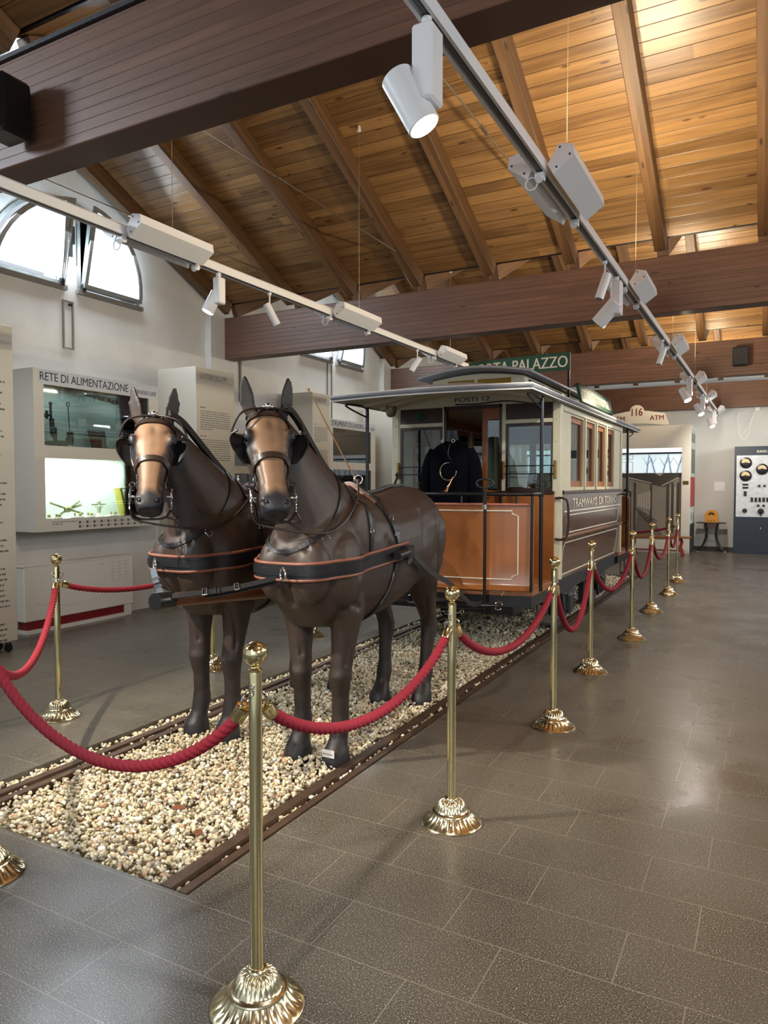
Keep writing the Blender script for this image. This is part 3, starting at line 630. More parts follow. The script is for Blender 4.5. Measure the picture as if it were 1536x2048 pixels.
def rope(a, b, sag, lab, near=True, ends=(1,1)):
    A = Vector((*a,0.875)); B = Vector((*b,0.875)); d = (B-A); d.normalize()
    A = A+d*0.045; B = B-d*0.045; ln = (B-A).length
    t = thing('barrier_rope', tuple((A+B)/2-Vector((0,0,sag))), lab, 'rope', 'red twisted barrier ropes')
    step = 0.006 if near else 0.02; n = int(ln*1.15/step); pts = []
    for i in range(n+1):
        u = i/n; p = A.lerp(B,u); p.z -= 0.045+ sag*(1-(2*u-1)**2)**0.85*1.0; pts.append(p)
    acc = [0]
    for i in range(1,n+1): acc.append(acc[-1]+(pts[i]-pts[i-1]).length)
    R0 = 0.0185
    rf = lambda rr,th,i: rr*(0.80+0.24*abs(math.cos(1.5*(th-acc[i]*2*math.pi/0.085))))
    b_ = MB(); b_.tube(pts, R0, 24 if near else 12, rfun=rf); b_.build('cord', M_rope, t, 'all')
    for e,(p,q,post) in enumerate(((pts[0],pts[3],A),(pts[-1],pts[-4],B))):
        dd = (p-q).normalized(); 
        MB().tube([q-dd*0.012,q-dd*0.010,p+dd*0.010,p+dd*0.013],[0.0215,0.0225,0.0225,0.012],20).build('end_ferrule', M_brass, t, True)
        c = (p+dd*0.013); hp = post-(d if e==0 else -d)*0.012
        MB().torus((c+hp)/2, max(0.010,(c-hp).length/2), 0.0028, (hp-c), (0,0,1) if abs((hp-c).normalized().z)<0.8 else (d.y,-d.x,0.2), 18, 8).build('snap_ring', M_chrome, t, True)
rope(RIGHT[0], RIGHT[1], 0.19, 'red rope between the nearest post and the second post, in front of the right horse')
rope(RIGHT[1], RIGHT[2], 0.21, 'red rope between the second and third right posts, in front of the tram platform')
rope(RIGHT[2], RIGHT[3], 0.36, 'deeply hanging red rope between the third and fourth right posts')
rope(RIGHT[3], RIGHT[4], 0.27, 'red rope between the fourth and fifth right posts')
rope(RIGHT[4], RIGHT[5], 0.33, 'red rope between the fifth and sixth right posts', False)
rope(RIGHT[5], RIGHT[6], 0.28, 'red rope between the sixth and seventh right posts', False)
rope(RIGHT[6], RIGHT[7], 0.25, 'farthest red rope of the right row', False)
rope(RIGHT[0], LEFT[0], 0.27, 'crimson rope sagging across the front of the gravel bed at lower left')
rope(LEFT[0], LEFT[1], 0.27, 'red rope rising from the left picture edge to the post by the heater')
rope(LEFT[1], LEFT[2], 0.10, 'shallow red rope running from the heater post behind the left horse')
rope(LEFT[2], LEFT[3], 0.2, 'red rope on the far side of the horses', False)
rope(LEFT[3], LEFT[4], 0.2, 'red rope on the far side of the tram platform', False)
rope(RIGHT[7], LEFT[7], 0.16, 'dark red rope closing the barrier behind the tram', False)
# ------------------------------------------------------------------ horses
M_horse = bpy.data.materials.new('horse_coat'); M_horse.use_nodes = True
_nt = M_horse.node_tree; _n = _nt.nodes; _a = _n.new('ShaderNodeAttribute'); _a.attribute_name = 'col'
_no = _n.new('ShaderNodeTexNoise'); _no.inputs['Scale'].default_value = 9; _no.inputs['Detail'].default_value = 5
_tc = _n.new('ShaderNodeTexCoord'); _nt.links.new(_tc.outputs['Object'], _no.inputs['Vector'])
_mr = _n.new('ShaderNodeMapRange'); _mr.inputs[1].default_value = .3; _mr.inputs[2].default_value = .7; _mr.inputs[3].default_value = .82; _mr.inputs[4].default_value = 1.2
_nt.links.new(_no.outputs['Fac'], _mr.inputs[0]); _vm = _n.new('ShaderNodeVectorMath'); _vm.operation = 'SCALE'
_nt.links.new(_a.outputs['Color'], _vm.inputs[0]); _nt.links.new(_mr.outputs[0], _vm.inputs['Scale']); _nt.links.new(_vm.outputs[0], _n['Principled BSDF'].inputs['Base Color'])
_n['Principled BSDF'].inputs['Roughness'].default_value = 0.5; _n['Principled BSDF'].inputs['Specular IOR Level'].default_value = 0.45

def horse(tag_label, loc, rz, hy, which, hx):
    """built facing -Y at the origin, then placed. hy = head yaw towards +X"""
    RZ = Matrix.Rotation(rz, 3, 'Z'); L0 = Vector(loc)
    T = lambda p: L0 + RZ@Vector(p)
    root = thing('horse', loc, tag_label, 'horse', None)
    b = MB()
    def ring(c, ax, ay, n=20, pw=2.0):
        c = Vector(c); ax = Vector(ax); ay = Vector(ay); R = []
        for j in range(n):
            a = 2*math.pi*j/n; ca, sa = math.cos(a), math.sin(a)
            R.append(c+ax*(math.copysign(abs(ca)**(2/pw),ca))+ay*(math.copysign(abs(sa)**(2/pw),sa)))
        return R
    # torso
    TS = [(-.345,1.13,.95,.08),(-.30,1.24,.86,.165),(-.16,1.36,.72,.225),(.04,1.42,.685,.25),(.25,1.425,.675,.275),(.45,1.40,.68,.30),(.68,1.41,.715,.31),(.90,1.445,.77,.295),(1.10,1.45,.85,.285),(1.24,1.40,.90,.25),(1.34,1.31,.97,.18),(1.385,1.21,1.05,.08)]
    b.rings([ring((0,y,(t+bo)/2),(hw,0,0),(0,0,(t-bo)/2),24,2.15) for y,t,bo,hw in TS])
    # neck, turning gently towards the head's side
    P = Vector((hx, -0.385, 1.765))
    NS = [((-.30,1.02),(.38,1.40),.18,0),((-.33,1.18),(.18,1.47),.155,0),((-.345,1.31),(.03,1.555),.125,.005),((-.36,1.43),(-.11,1.66),.102,.015),((-.385,1.54),(-.235,1.765),.085,.03),((-.43,1.63),(-.335,1.825),.072,.04)]
    R = []
    for (fy,fz),(by,bz),hw,dx in NS:
        c = Vector((dx/.04*hx,(fy+by)/2,(fz+bz)/2)); ax = Vector((hw,0,0)); ay = Vector((0,(by-fy)/2,(bz-fz)/2)); R.append(ring(c,ax,ay,20))
    b.rings(R)
    # head frame
    f = Vector((math.sin(hy),-math.cos(hy),0)); up = Vector((0,0,1)); th = math.radians(57)
    a = f*math.cos(th)-up*math.sin(th); n = f*math.sin(th)+up*math.cos(th); rt = a.cross(n)  # rt: sideways
    P0_ = P + n*0.045
    H = lambda s,x,d: P0_ + a*(s*.90) + rt*(x*1.16) - n*(d*1.05)
    HS = [(-.05,.045,.06,.02),(0,.074,.10,0),(.07,.092,.125,-.004),(.14,.097,.142,-.006),(.21,.088,.150,0),(.28,.070,.128,.004),(.36,.056,.100,.006),(.43,.055,.086,.006),(.49,.062,.083,.004),(.535,.060,.080,.008),(.565,.057,.076,.014),(.590,.048,.060,.026)]
    b.rings([ring(H(s,0,d0+dep/2+ (0.0)),rt*hw*1.16,n*(dep/2+.02),20,2.4) for s,hw,dep,d0 in HS])
    E = lambda c,rx,ry,rz_,M=None: b.ell(c,rx,ry,rz_,16,10,M)
    HM = Matrix((rt,n,a)).transposed()
    for s in (1,-1):
        E(H(.125,s*.083,.012),.024,.03,.04,HM)          # brow ridge
        E(H(.20,s*.052,.118),.040,.060,.10,HM)          # cheek
        E(H(.33,s*.030,.018),.022,.022,.14,HM)           # nasal edge
        E(H(.528,s*.040,.020),.028,.030,.036,HM)        # nostril flare
        # ears
        base = H(-.005,s*.066,.022); ed = (up*1.0+rt*s*.30 - f*.05).normalized(); eo = (f*0.9+rt*s*.5); eo = (eo-ed*eo.dot(ed)).normalized(); ew = ed.cross(eo)
        R = []
        for t_,w_,bd in ((0,.025,0),(.035,.037,0),(.085,.043,0),(.13,.038,.0),(.175,.024,.0),(.208,.009,.0)):
            c = base+ed*t_ - eo*(0.010) + rt*(-s)*(t_*t_*.6)
            q = []
            for j in range(16):
                an = 2*math.pi*j/16; x = math.cos(an)*w_; y = math.sin(an)*0.011
                y += (abs(x)/max(w_,1e-3))**2*0.010 if t_ > 0.02 else 0
                q.append(c+ew*x+eo*y)
            R.append(q)
        b.rings(R)
    E(H(.55,0,.085),.040,.022,.036,HM)                   # lower lip
    E(H(.50,0,.098),.036,.020,.05,HM)
    # legs
    def leg(pts):
        b.rings([ring((x,y,z),(rx,0,0),(0,ry,0),16) for x,y,z,rx,ry in pts])
    s_ = lambda s,P_: [(s*x,y,z,rx,ry) for x,y,z,rx,ry in P_]
    front = [(.13,.0,1.10,.07,.13),(.145,.0,.95,.085,.14),(.150,.02,.82,.085,.12),(.140,.02,.70,.076,.088),(.132,.01,.58,.064,.068),(.125,-.002,.49,.059,.062),(.122,-.008,.45,.063,.068),(.120,-.005,.40,.055,.058),(.118,.004,.34,.046,.050),(.117,.006,.24,.045,.050),(.116,.004,.17,.053,.058),(.116,-.012,.125,.049,.052),(.116,-.03,.09,.054,.056),(.116,-.04,.06,.066,.072),(.116,-.045,.02,.072,.082),(.116,-.045,-.03,.074,.085)]
    for s in (1,-1): leg(s_(s,front))
    hind = [(.13,1.05,1.25,.11,.20),(.155,1.0,1.08,.125,.235),(.165,.97,.92,.115,.20),(.160,1.01,.78,.090,.145),(.150,1.09,.66,.068,.098),(.143,1.165,.55,.054,.074),(.14,1.185,.50,.055,.076),(.138,1.175,.44,.05,.064),(.136,1.155,.36,.043,.050),(.134,1.145,.26,.043,.048),(.133,1.135,.18,.052,.058),(.133,1.11,.125,.048,.052),(.133,1.085,.09,.054,.058),(.133,1.07,.06,.064,.07),(.133,1.06,.02,.070,.08),(.133,1.06,-.03,.072,.083)]
    for s in (1,-1): leg([(x,y+(0.06 if s>0 else -.03),z,rx,ry) for x,y,z,rx,ry in s_(s,hind)])
    # muscles
    for s in (1,-1):
        E((s*.10,-.255,1.03),.105,.10,.17)              # breast
        E((s*.19,-.08,1.02),.085,.15,.20)               # shoulder point
        E((s*.195,.10,1.16),.06,.15,.20)                # shoulder blade
        E((s*.165,.03,.80),.07,.10,.12)
        E((s*.195,1.10,1.10),.10,.18,.20)               # haunch
        E((s*.20,.88,1.20),.07,.12,.14)
        E((s*.145,1.24,.98),.09,.12,.20)
        E((s*.215,.80,.98),.075,.14,.14)
    E((0,.25,1.40),.06,.22,.055)
    tmp = b.build('tmp', M_horse)
    md = tmp.modifiers.new('r','REMESH'); md.mode = 'VOXEL'; md.voxel_size = 0.0082; md.adaptivity = 0
    sm = tmp.modifiers.new('s','SMOOTH'); sm.factor = 0.5; sm.iterations = 7
    dg = bpy.context.evaluated_depsgraph_get(); me = bpy.data.meshes.new_from_object(tmp.evaluated_get(dg)); bpy.data.objects.remove(tmp)
    me.name = 'body'; nv = len(me.vertices)
    co = np.empty(nv*3); me.vertices.foreach_get('co', co); co = co.reshape(-1,3)
    no = np.empty(nv*3); me.vertices.foreach_get('normal', no); no = no.reshape(-1,3)
    def push(c, r, amt, flat=None):
        c = np.array(c); d = co-c
        if flat is not None: 
            M = np.array(flat); d = d@M.T
            w = np.exp(-((d/np.array(r))**2).sum(1))
        else: w = np.exp(-(d**2).sum(1)/r**2)
        co[:] += no*(w*amt)[:,None]
    def groove(path, r, amt):
        w = np.zeros(nv)
        for p in catmull(path, 14):
            d = ((co-np.array(p))**2).sum(1); w = np.maximum(w, np.exp(-d/r**2))
        co[:] += no*(w*amt*1.35)[:,None]
    for s in (1,-1):
        push(H(.548,s*.044,-.004), .013, -.016); push(H(.535,s*.062,.012), .011, -.012)
        push(H(.145,s*.098,.03), .018, -.010); push(H(.09,s*.070,.004), .022, -.010); push(H(.47,s*.052,.012), .024, -.009); groove([H(.24,s*.060,.014),H(.33,s*.052,.018),H(.42,s*.045,.014)], .012, -.006); push(H(.115,s*.088,.004), .020, .009); groove([H(.19,s*.085,.05),H(.28,s*.078,.055)], .014, .007)
        groove([H(.545,s*.030,.066),H(.50,s*.064,.070),H(.45,s*.066,.074)], .008, -.007)
        groove([(s*.10,-.33,1.16),(s*.17,-.24,1.02),(s*.20,-.12,.88),(s*.22,.0,.82)], .022, -.012)
        groove([(s*.30,.30,.80),(s*.29,.36,.98),(s*.26,.28,1.15)], .03, -.012)
        groove([(s*.26,.06,1.32),(s*.28,.02,1.14),(s*.27,-.06,1.0)], .026, -.010)
        groove([(s*.26,.80,1.30),(s*.31,.74,1.10),(s*.30,.70,.92)], .018, -.014)
        groove([(s*.24,1.05,1.38),(s*.31,1.00,1.18),(s*.30,1.04,.98),(s*.27,1.10,.86)], .025, -.014)
        groove([(s*.22,1.26,1.34),(s*.29,1.20,1.16),(s*.27,1.26,1.0),(s*.20,1.28,.86)], .022, -.014)
        groove([(s*.17,-.08,.76),(s*.185,-.04,.62),(s*.17,-.03,.52)], .014, -.009)
        groove([(s*.10,-.08,.80),(s*.09,-.07,.66),(s*.09,-.05,.55)], .014, -.008)
        groove([(s*.20,1.02,.84),(s*.20,1.04,.70),(s*.18,1.12,.58)], .016, -.009)
        push((s*.30,.98,1.22), .07, .012); push((s*.30,1.16,1.20), .07, .012); push((s*.29,.84,1.02), .09, .010)
        # jugular groove and throat
        groove([(s*.09,-.39,1.50),(s*.12,-.30,1.32),(s*.14,-.30,1.18)], .022, -.010)
    groove([(0,-.37,1.12),(0,-.36,1.0),(0,-.30,.86)], .024, -.022)
    push(H(.06,0,0), .020, -.006); groove([H(.05,0,0),H(.12,0,0)], .018, -.004)
    groove([H(.558,-.05,.052),H(.585,0,.050),H(.558,.05,.052)], .0065, -.008)
    me.vertices.foreach_set('co', co.reshape(-1))
    # own colours of the coat
    body = np.array(s2l((55,43,36))); dark = np.array(s2l((34,29,28))); tan = np.array(s2l((134,104,80))); black = np.array(s2l((24,25,32))); pale = np.array(s2l((68,55,45)))
    C = np.tile(body, (nv,1))
    def blend(m_, col): 
        m_ = np.clip(m_,0,1)[:,None]; C[:] = C*(1-m_)+col*m_
    x_,y_,z_ = co.T
    blend((0.55-z_)/0.35*0.75, dark)
    blend(np.clip((z_-1.25)/.2,0,1)*.25*(y_>-.1), np.array(s2l((66,44,32))))
    blend(np.clip((.9-z_)/.2,0,1)*np.clip((.9-y_)/.2,0,1)*np.clip((y_-.1)/.2,0,1)*.6*(z_>.6), pale)
    q = co-np.array(P0_); S = q@np.array(a); X = q@np.array(rt); D = -(q@np.array(n)); head = (S>-.08)&(S<.65)&(D<.22)&(np.abs(X)<.16)
    face = head*np.clip((.045-D)/.035,0,1)*np.clip((.098-.06*np.clip(S,0,.5)/.5-np.abs(X)+.012)/.03,0,1)*np.clip((S+.02)/.04,0,1)*np.clip((.52-S)/.1,0,1)
    blend(face*.92, tan)
    blend(head*np.clip((S-.085)/.02,0,1)*np.clip((.235-S)/.03,0,1)*np.clip((np.abs(X)-.070-.10*np.abs(S-.17))/.012,0,1)*.93, black)
    blend(head*np.exp(-((X-.0)/.016)**2)*np.clip((S-.12)/.05,0,1)*np.clip((.46-S)/.1,0,1)*.35, np.array(s2l((96,70,52))))
    blend(head*face*np.exp(-((S-.07)/.035)**2-(X/.014)**2)*.6, dark)
    blend(head*np.clip((S-.405-.03*np.clip(np.abs(X)/.06,0,1)*(D<.05)+ .03*(D>.03))/.045,0,1)*(D<.19), black)
    ear = (z_ > (P0_.z+0.035))*(S<.03); blend(ear*np.clip((z_-P0_.z-.03)/.04,0,1)*.85, dark)
    hoof = np.clip((.075-z_)/.02,0,1); blend(hoof*.8, np.array(s2l((34,32,34))))
    A = me.color_attributes.new('col','FLOAT_COLOR','POINT'); cc = np.ones((nv,4)); cc[:,:3] = C; A.data.foreach_set('color', cc.reshape(-1))
    me.polygons.foreach_set('use_smooth', [True]*len(me.polygons)); me.materials.clear(); me.materials.append(M_horse); me.update()
    bvh = BVHTree.FromPolygons([Vector(c) for c in co], [tuple(p.vertices) for p in me.polygons])
    body_o = bpy.data.objects.new('body', me); COL.objects.link(body_o); body_o.parent = root; body_o.rotation_euler = (0,0,rz)
    # children below are built at the origin, so build them local with the same turn
    root['_w'] = (0,0,0)
    def part(mb, name, m, smooth=False, parent=None):
        o = mb.build(name, m, None, smooth); o.parent = parent or root
        if parent is None: o.rotation_euler = (0,0,rz)
        return o
    def snap(pts, off=0.004, k=8, closed=False):
        out = []; nn = []
        for p in catmull(pts, k, closed):
            h = bvh.find_nearest(p); c, nrm = h[0], h[1]
            if (p-c).dot(nrm) < 0 and (p-c).length > 0.06: pass
            out.append(c+nrm*off); nn.append(nrm)
        for _ in range(3):
            nn = [ (nn[max(i-1,0)]+nn[i]*2+nn[min(i+1,len(nn)-1)]).normalized() for i in range(len(nn))]
            out2 = [ (out[max(i-1,0)]+out[i]*2+out[min(i+1,len(out)-1)])/4 for i in range(len(out))]; out2[0] = out[0]; out2[-1] = out[-1]; out = out2
        return out, nn
    def strap(name, pts, w, t=.004, m=M_black, off=.003, k=8, closed=False, parent=None):
        P_, N_ = snap(pts, off, k, closed); return part(MB().ribbon(P_, N_, w, t), name, m, False, parent)
    def buckle(c, nrm, tg, w=.016, par=None, r=.0022):
        nrm = nrm.normalized(); sd = tg.cross(nrm).normalized(); tg = tg.normalized(); c = c+nrm*.008
        q = [c-sd*w-tg*w*.7, c+sd*w-tg*w*.7, c+sd*w+tg*w*.7, c-sd*w+tg*w*.7]
        return part(MB().tube(q, r, 6, closed=True), 'buckle', M_chrome, True, par)
    # eyes
    for s in (1,-1): part(MB().ell(H(.138,s*.088,.014),.020,.020,.020,16,12), 'eye', mat('horse_eye',(14,10,9),0.05), 'all')
    for s in (1,-1):
        hh = bvh.find_nearest(H(.548,s*.042,-.01)); part(MB().ell(hh[0]-hh[1]*.003,.009,.006,.016,12,8,Matrix((rt,n,(a+rt*s*.5).normalized())).transposed()), 'nostril', mat('nostril_dark',(6,6,8),0.5), 'all')
    # mane
    mp = [(0.02,-.37,1.845),(.015,-.26,1.79),(.005,-.12,1.685),(0,.02,1.58),(0,.15,1.50)]
    mb = MB(); cp = catmull(mp, 6); R = []
    for i,p in enumerate(cp):
        hgt = .028*math.sin(math.pi*min(1,(i+1)/len(cp))*.9+.2)
        p = Vector(p); R.append([p+Vector((sx*.013,0,-.02)) if k_<2 else p+Vector((sx*.006,0,hgt)) for k_,sx in enumerate((-1,1,1,-1))])
    part(mb.rings(R), 'mane', mat('mane_hair',(22,20,20),0.6,bump=0.6,bscale=200), True)
    # docked tail
    tb = MB().tube(catmull([(0,1.38,1.30),(0,1.46,1.22),(0,1.48,1.08),(0,1.47,.92)],5),[.03]*5+[.04]*5+[.035]*5+[.02],12)
    part(tb, 'tail', mat('mane_hair',(22,20,20),0.6), True)
    # ---- bridle
    Hs = lambda s,x,d: H(s,x,d)
    br = part(MB().ribbon(*snap([Hs(.015,-.085,.05),Hs(.01,-.06,.0),Hs(.008,0,-.01),Hs(.01,.06,.0),Hs(.015,.085,.05)],.006), .030,.005), 'browband', M_leather_b)
    strap('crown_strap', [Hs(.05,-.10,.08),Hs(-.015,-.085,.05),Hs(-.045,-.04,.0),Hs(-.05,0,-.02),Hs(-.045,.04,.0),Hs(-.015,.085,.05),Hs(.05,.10,.08)], .024, .005, M_leather_b)
    strap('noseband', [Hs(.33,-.055,.10),Hs(.30,-.075,.055),Hs(.275,-.055,.005),Hs(.268,0,-.01),Hs(.275,.055,.005),Hs(.30,.075,.055),Hs(.33,.055,.10)], .030, .006, M_leather_b, .006)
    part(MB().ell(H(-.035,0,-.030),.018,.014,.016,12,8).ell(H(-.035,.016,-.026),.010,.010,.010,10,6).ell(H(-.035,-.016,-.026),.010,.010,.010,10,6), 'crown_boss', M_chrome, 'all')
    for s in (1,-1):
        strap('cheek_strap', [Hs(.05,s*.10,.07),Hs(.14,s*.11,.07),Hs(.24,s*.10,.075),Hs(.34,s*.075,.07),Hs(.43,s*.07,.06)], .018,.005)
        # blinker: a cupped leather shield flaring out beside the eye
        R = []; nseg = 9
        for i in range(nseg+1):
            u = i/nseg; sv = .075+.185*u
            hh = .066*math.sqrt(max(0.02,1-(2*u-1)**2*.94)); base = H(sv, s*(.100-.018*u), .070)
            out = (rt*s*.80+n*.60).normalized()
            row = []
            for j in range(9):
                v = j/8; row.append(base+out*(hh*v*1.45)+rt*s*(.018*math.sin(v*math.pi)) )
            R.append(row)
        mb = MB(); vs = [p for r in R for p in r]+[p+rt*s*.0045 for r in R for p in r]; k9 = 9; N_ = len(R)*9; fs = []
        for i in range(len(R)-1):
            for j in range(8):
                q_ = (i*9+j,i*9+j+1,(i+1)*9+j+1,(i+1)*9+j); fs.append(q_); fs.append(tuple(x+N_ for x in q_[::-1]))
        edge = [i for i in range(9)]+[i*9+8 for i in range(1,len(R))]+[(len(R)-1)*9+j for j in range(7,-1,-1)]+[i*9 for i in range(len(R)-2,0,-1)]
        for i in range(len(edge)): e0, e1 = edge[i], edge[(i+1)%len(edge)]; fs.append((e0,e1,e1+N_,e0+N_))
        part(mb.add(vs,fs), 'blinker', M_black, True)
        # stay from crown to blinker
        top_ = H(.090, s*.100, .070)+(rt*s*.80+n*.60).normalized()*.068
        part(MB().tube(catmull([H(-.03,s*.012,-.022), H(-.005,s*.075,-.035), H(.03,s*.120,-.030), top_+rt*s*.004, H(.10,s*.128,.005)],6),.0052,8), 'blinker_stay', M_leather_b, True)
        # bit, ring and shank
        c = H(.470,s*.088,.070)
        part(MB().torus(c,.026,.0035,a,n,20,8), 'bit_ring', M_chrome, 'all')
        part(MB().cyl(H(.470,s*.068,.068),c+rt*s*.004,.006,10), 'bit_mouthpiece', M_chrome, True)
        part(MB().tube(catmull([c-a*.045-n*.0,c-a*.02,c+a*.03-n*.004,H(.52,s*.088,.083),H(.545,s*.086,.085)],5),.0042,8), 'bit_shank', M_chrome, 'all')
        for q_,(ss,dd) in enumerate(((.39,.072),(.345,.085),(.41,.05))):
            hh = bvh.find_nearest(H(ss,s*.085,dd)); buckle(hh[0], hh[1], a, .014)
        part(MB().torus(H(.385,s*.082,.075),.014,.004,a,rt,14,8).torus(H(.41,s*.084,.085),.012,.004,n,rt,14,8), 'strap_keepers', M_black, 'all')
    # chin strap
    part(MB().tube(catmull([H(.545,-.086,.085),H(.57,-.06,.125),H(.57,0,.14),H(.57,.06,.125),H(.545,.086,.085)],6),.006,8), 'chin_strap', M_black, True)
    # ---- breast collar with tan rolled edges
    zc = 1.055
    ring_pts = [(-.33,.46,zc+.03),(-.33,.25,zc+.015),(-.30,.05,zc),(-.26,-.16,zc-.01),(-.14,-.34,zc-.02),(0,-.40,zc-.025),(.14,-.34,zc-.02),(.26,-.16,zc-.01),(.30,.05,zc),(.33,.25,zc+.015),(.33,.46,zc+.03)]
    Pc, Nc = snap(ring_pts, .006, 10)
    Pc = [Vector((p.x,p.y,0))+Vector((0,0,q.z)) for p,q in zip(Pc, catmull(ring_pts,10))]; Nc = [Vector((n_.x,n_.y,0)).normalized() for n_ in Nc]
    Pc = [p+n_*.006 for p,n_ in zip(Pc,Nc)]
    bc = part(MB().ribbon(Pc, Nc, .074, .010), 'breast_collar', M_black, True)
    for dz in (.040,-.040):
        part(MB().tube([p+Vector((0,0,dz))+n_*.004 for p,n_ in zip(Pc,Nc)], .0085, 8), 'rolled_edge', M_piping, True, bc)
    part(MB().ribbon([p+n_*.010 for p,n_ in zip(Pc,Nc)], Nc, .036, .006), 'stitched_strap', M_black, True, bc)
    # pole strap ring at the breast
    s0 = {0:-1,1:1}[which]
    rp = Vector((-.16*s0*-1 if which else .0, -.375, zc-.03))
    cring = Vector((.03 if which else -.07, -.412 if which else -.40, zc-.03))
    part(MB().torus(cring,.030,.0055,(0,0,1),(.6,-.4,0),22,8), 'breast_ring', M_chrome, 'all')
    # neck strap from the withers down to the collar, both sides, crossing the chest
    for s in (1,-1):
        strap('collar_hanger', [(s*.05,.14,1.50),(s*.17,.12,1.40),(s*.24,.10,1.28),(s*.27,.10,1.16),(s*.27,.10,1.09)], .030,.006)
        h = bvh.find_nearest(Vector((s*.30,.10,1.22))); buckle(h[0], h[1], Vector((0,0,1)), .018)
        strap('girth_strap', [(s*.03,.34,1.46),(s*.18,.35,1.40),(s*.28,.36,1.26),(s*.31,.38,1.12),(s*.31,.36,1.0),(s*.29,.33,.88),(s*.22,.29,.76),(s*.08,.27,.69),(0,.27,.68)], .034,.008, off=.006)
        for zz in (1.32,1.20):
            h = bvh.find_nearest(Vector((s*.33,.37,zz))); buckle(h[0]+h[1]*.006, h[1], Vector((0,0,1)), .020)
        part(MB().tube([(s*.335,.26,zc+.012),(s*.335,.40,zc+.02)],.024,14).box((s*.315,.38,zc-.02),(s*.350,.48,zc+.055),bev=.006), 'trace_tug', M_black, True)
        h = bvh.find_nearest(Vector((s*.34,.46,zc-.03))); buckle(h[0]+h[1]*.02, h[1], Vector((0,1,0)), .02)
        # trace to the swingletree
        tr = [(s*.335,.46,zc+.01),(s*.338,.75,zc-.13),(s*.325,1.15,.80),(s*.31,1.62,.60),(s*.30,1.95,.545)]
        cp = catmull(tr,8); part(MB().ribbon(cp,[Vector((s,0,.1))]*len(cp),.036,.006), 'trace', M_black)
    cross = [(.04,.06,1.54),(.13,-.02,1.40),(.16,-.14,1.27),(.13,-.27,1.19),(.02,-.36,1.13),(-.10,-.34,1.15),(-.18,-.22,1.22),(-.17,-.05,1.34),(-.06,.06,1.53)]
    strap('neck_strap', cross, .022,.005, off=.004)
    h = bvh.find_nearest(Vector((.17,-.24,1.20))); buckle(h[0], h[1], Vector((.6,.3,.7)), .02)
    # saddle pad over the back with terrets
    strap('saddle_pad', [(-.20,.35,1.38),(-.11,.35,1.43),(0,.35,1.46),(.11,.35,1.43),(.20,.35,1.38)], .085,.014, M_piping, .002)
    strap('saddle_band', [(-.20,.35,1.38),(-.11,.35,1.44),(0,.35,1.47),(.11,.35,1.44),(.20,.35,1.38)], .055,.012, M_black, .014)
    for s in (1,-1):
        part(MB().torus((s*.075,.30,1.485),.024,.0045,(0,0,1),(s*.7,.7,0),20,8), 'terret_ring', M_chrome, 'all')
    strap('back_strap', [(0,.40,1.45),(0,.6,1.43),(0,.8,1.45),(0,1.0,1.47),(0,1.2,1.46)], .028,.012)
    # reins
    for s in (1,-1):
        e = H(.545,s*.086,.085); hpt = Vector((s*.075,.30,1.485))
        mid = [e, e+Vector((s*.02,.05,-.06)), Vector((s*.17,-.28,1.22)), Vector((s*.20,-.10,1.27)), Vector((s*.17,.10,1.38)), hpt, Vector((s*.06,.8,1.50)), Vector((s*.03,1.5,1.47)), Vector((s*.02,2.35,1.42))]
        if s < 0: mid = [e, e+Vector((-.02,.06,-.05)), Vector((-.13,-.25,1.30)), Vector((-.16,-.08,1.33)), Vector((-.14,.10,1.42)), hpt]
        else: mid = mid[:6]
        cp = catmull(mid,8); q = []
        for p in cp:
            hh = bvh.find_nearest(p); 
            if (p-hh[0]).dot(hh[1]) < .006: p = hh[0]+hh[1]*.008
            q.append(p)
        part(MB().tube(q,.006,6), 'rein', M_leather_b, True)
    root['_w'] = tuple(loc)
    return root, T, cring
hR, TR, cR = horse('right brown life-size model horse with leather bridle and harness, nearer the camera', (-2.105,3.19,-0.005), math.radians(3.5), math.radians(42), 1, -.075)
hL, TL, cL = horse('left brown life-size model horse with pale lit face, behind the end of the wooden pole', (-2.845,3.20,-0.005), math.radians(0.0), math.radians(40), 0, -.075)
# label tag on the near hoof
o = MB().prism(rect(-.036,-.020,.036,.020), lambda u,v,d: (-1.965+u, 3.045-d, 0.075+v), 0, .002); o = o.build('paper_tag', M_white, loc=(-1.965,3.045,0.075)); tag(o,'tiny white paper tag stuck on the right horse front hoof','tag')
o2 = text_mb('Non toccare', (-1.995,3.043-0.0022,0.068), (1,0,0), (0,0,1), 0.058, 0.012, 0.0005).build('lettering', M_txt, o)

# ------------------------------------------------------------------ pole, pole straps, swingletree
t = thing('wooden_pole', (-2.47,2.42,0.92), 'wooden draught pole with black iron cap between the two horses', 'draught pole')
pp = [Vector((-2.47,2.37,0.915)), Vector((-2.47,4.0,0.80)), Vector((-2.5,5.35,0.62))]
MB().tube([pp[0].lerp(pp[1],.06),pp[1],pp[2]],[.034,.046,.05],20).build('shaft', wood_mat('pole_wood',(120,68,38),(66,34,18),along='Y',groove='X',rough=.35,knots=False,scale=.6), t, True)
d_ = (pp[1]-pp[0]).normalized()
MB().tube([pp[0],pp[0]+d_*.004,pp[0]+d_*.10,pp[0]+d_*.102],[.040,.043,.043,.036],24).build('iron_cap', M_blackpaint, t, True)
MB().tube([pp[0]+d_*.05+Vector((-.05,0,0)),pp[0]+d_*.05+Vector((.05,0,0))],.006,8).build('cross_pin', M_blackpaint, t, True)
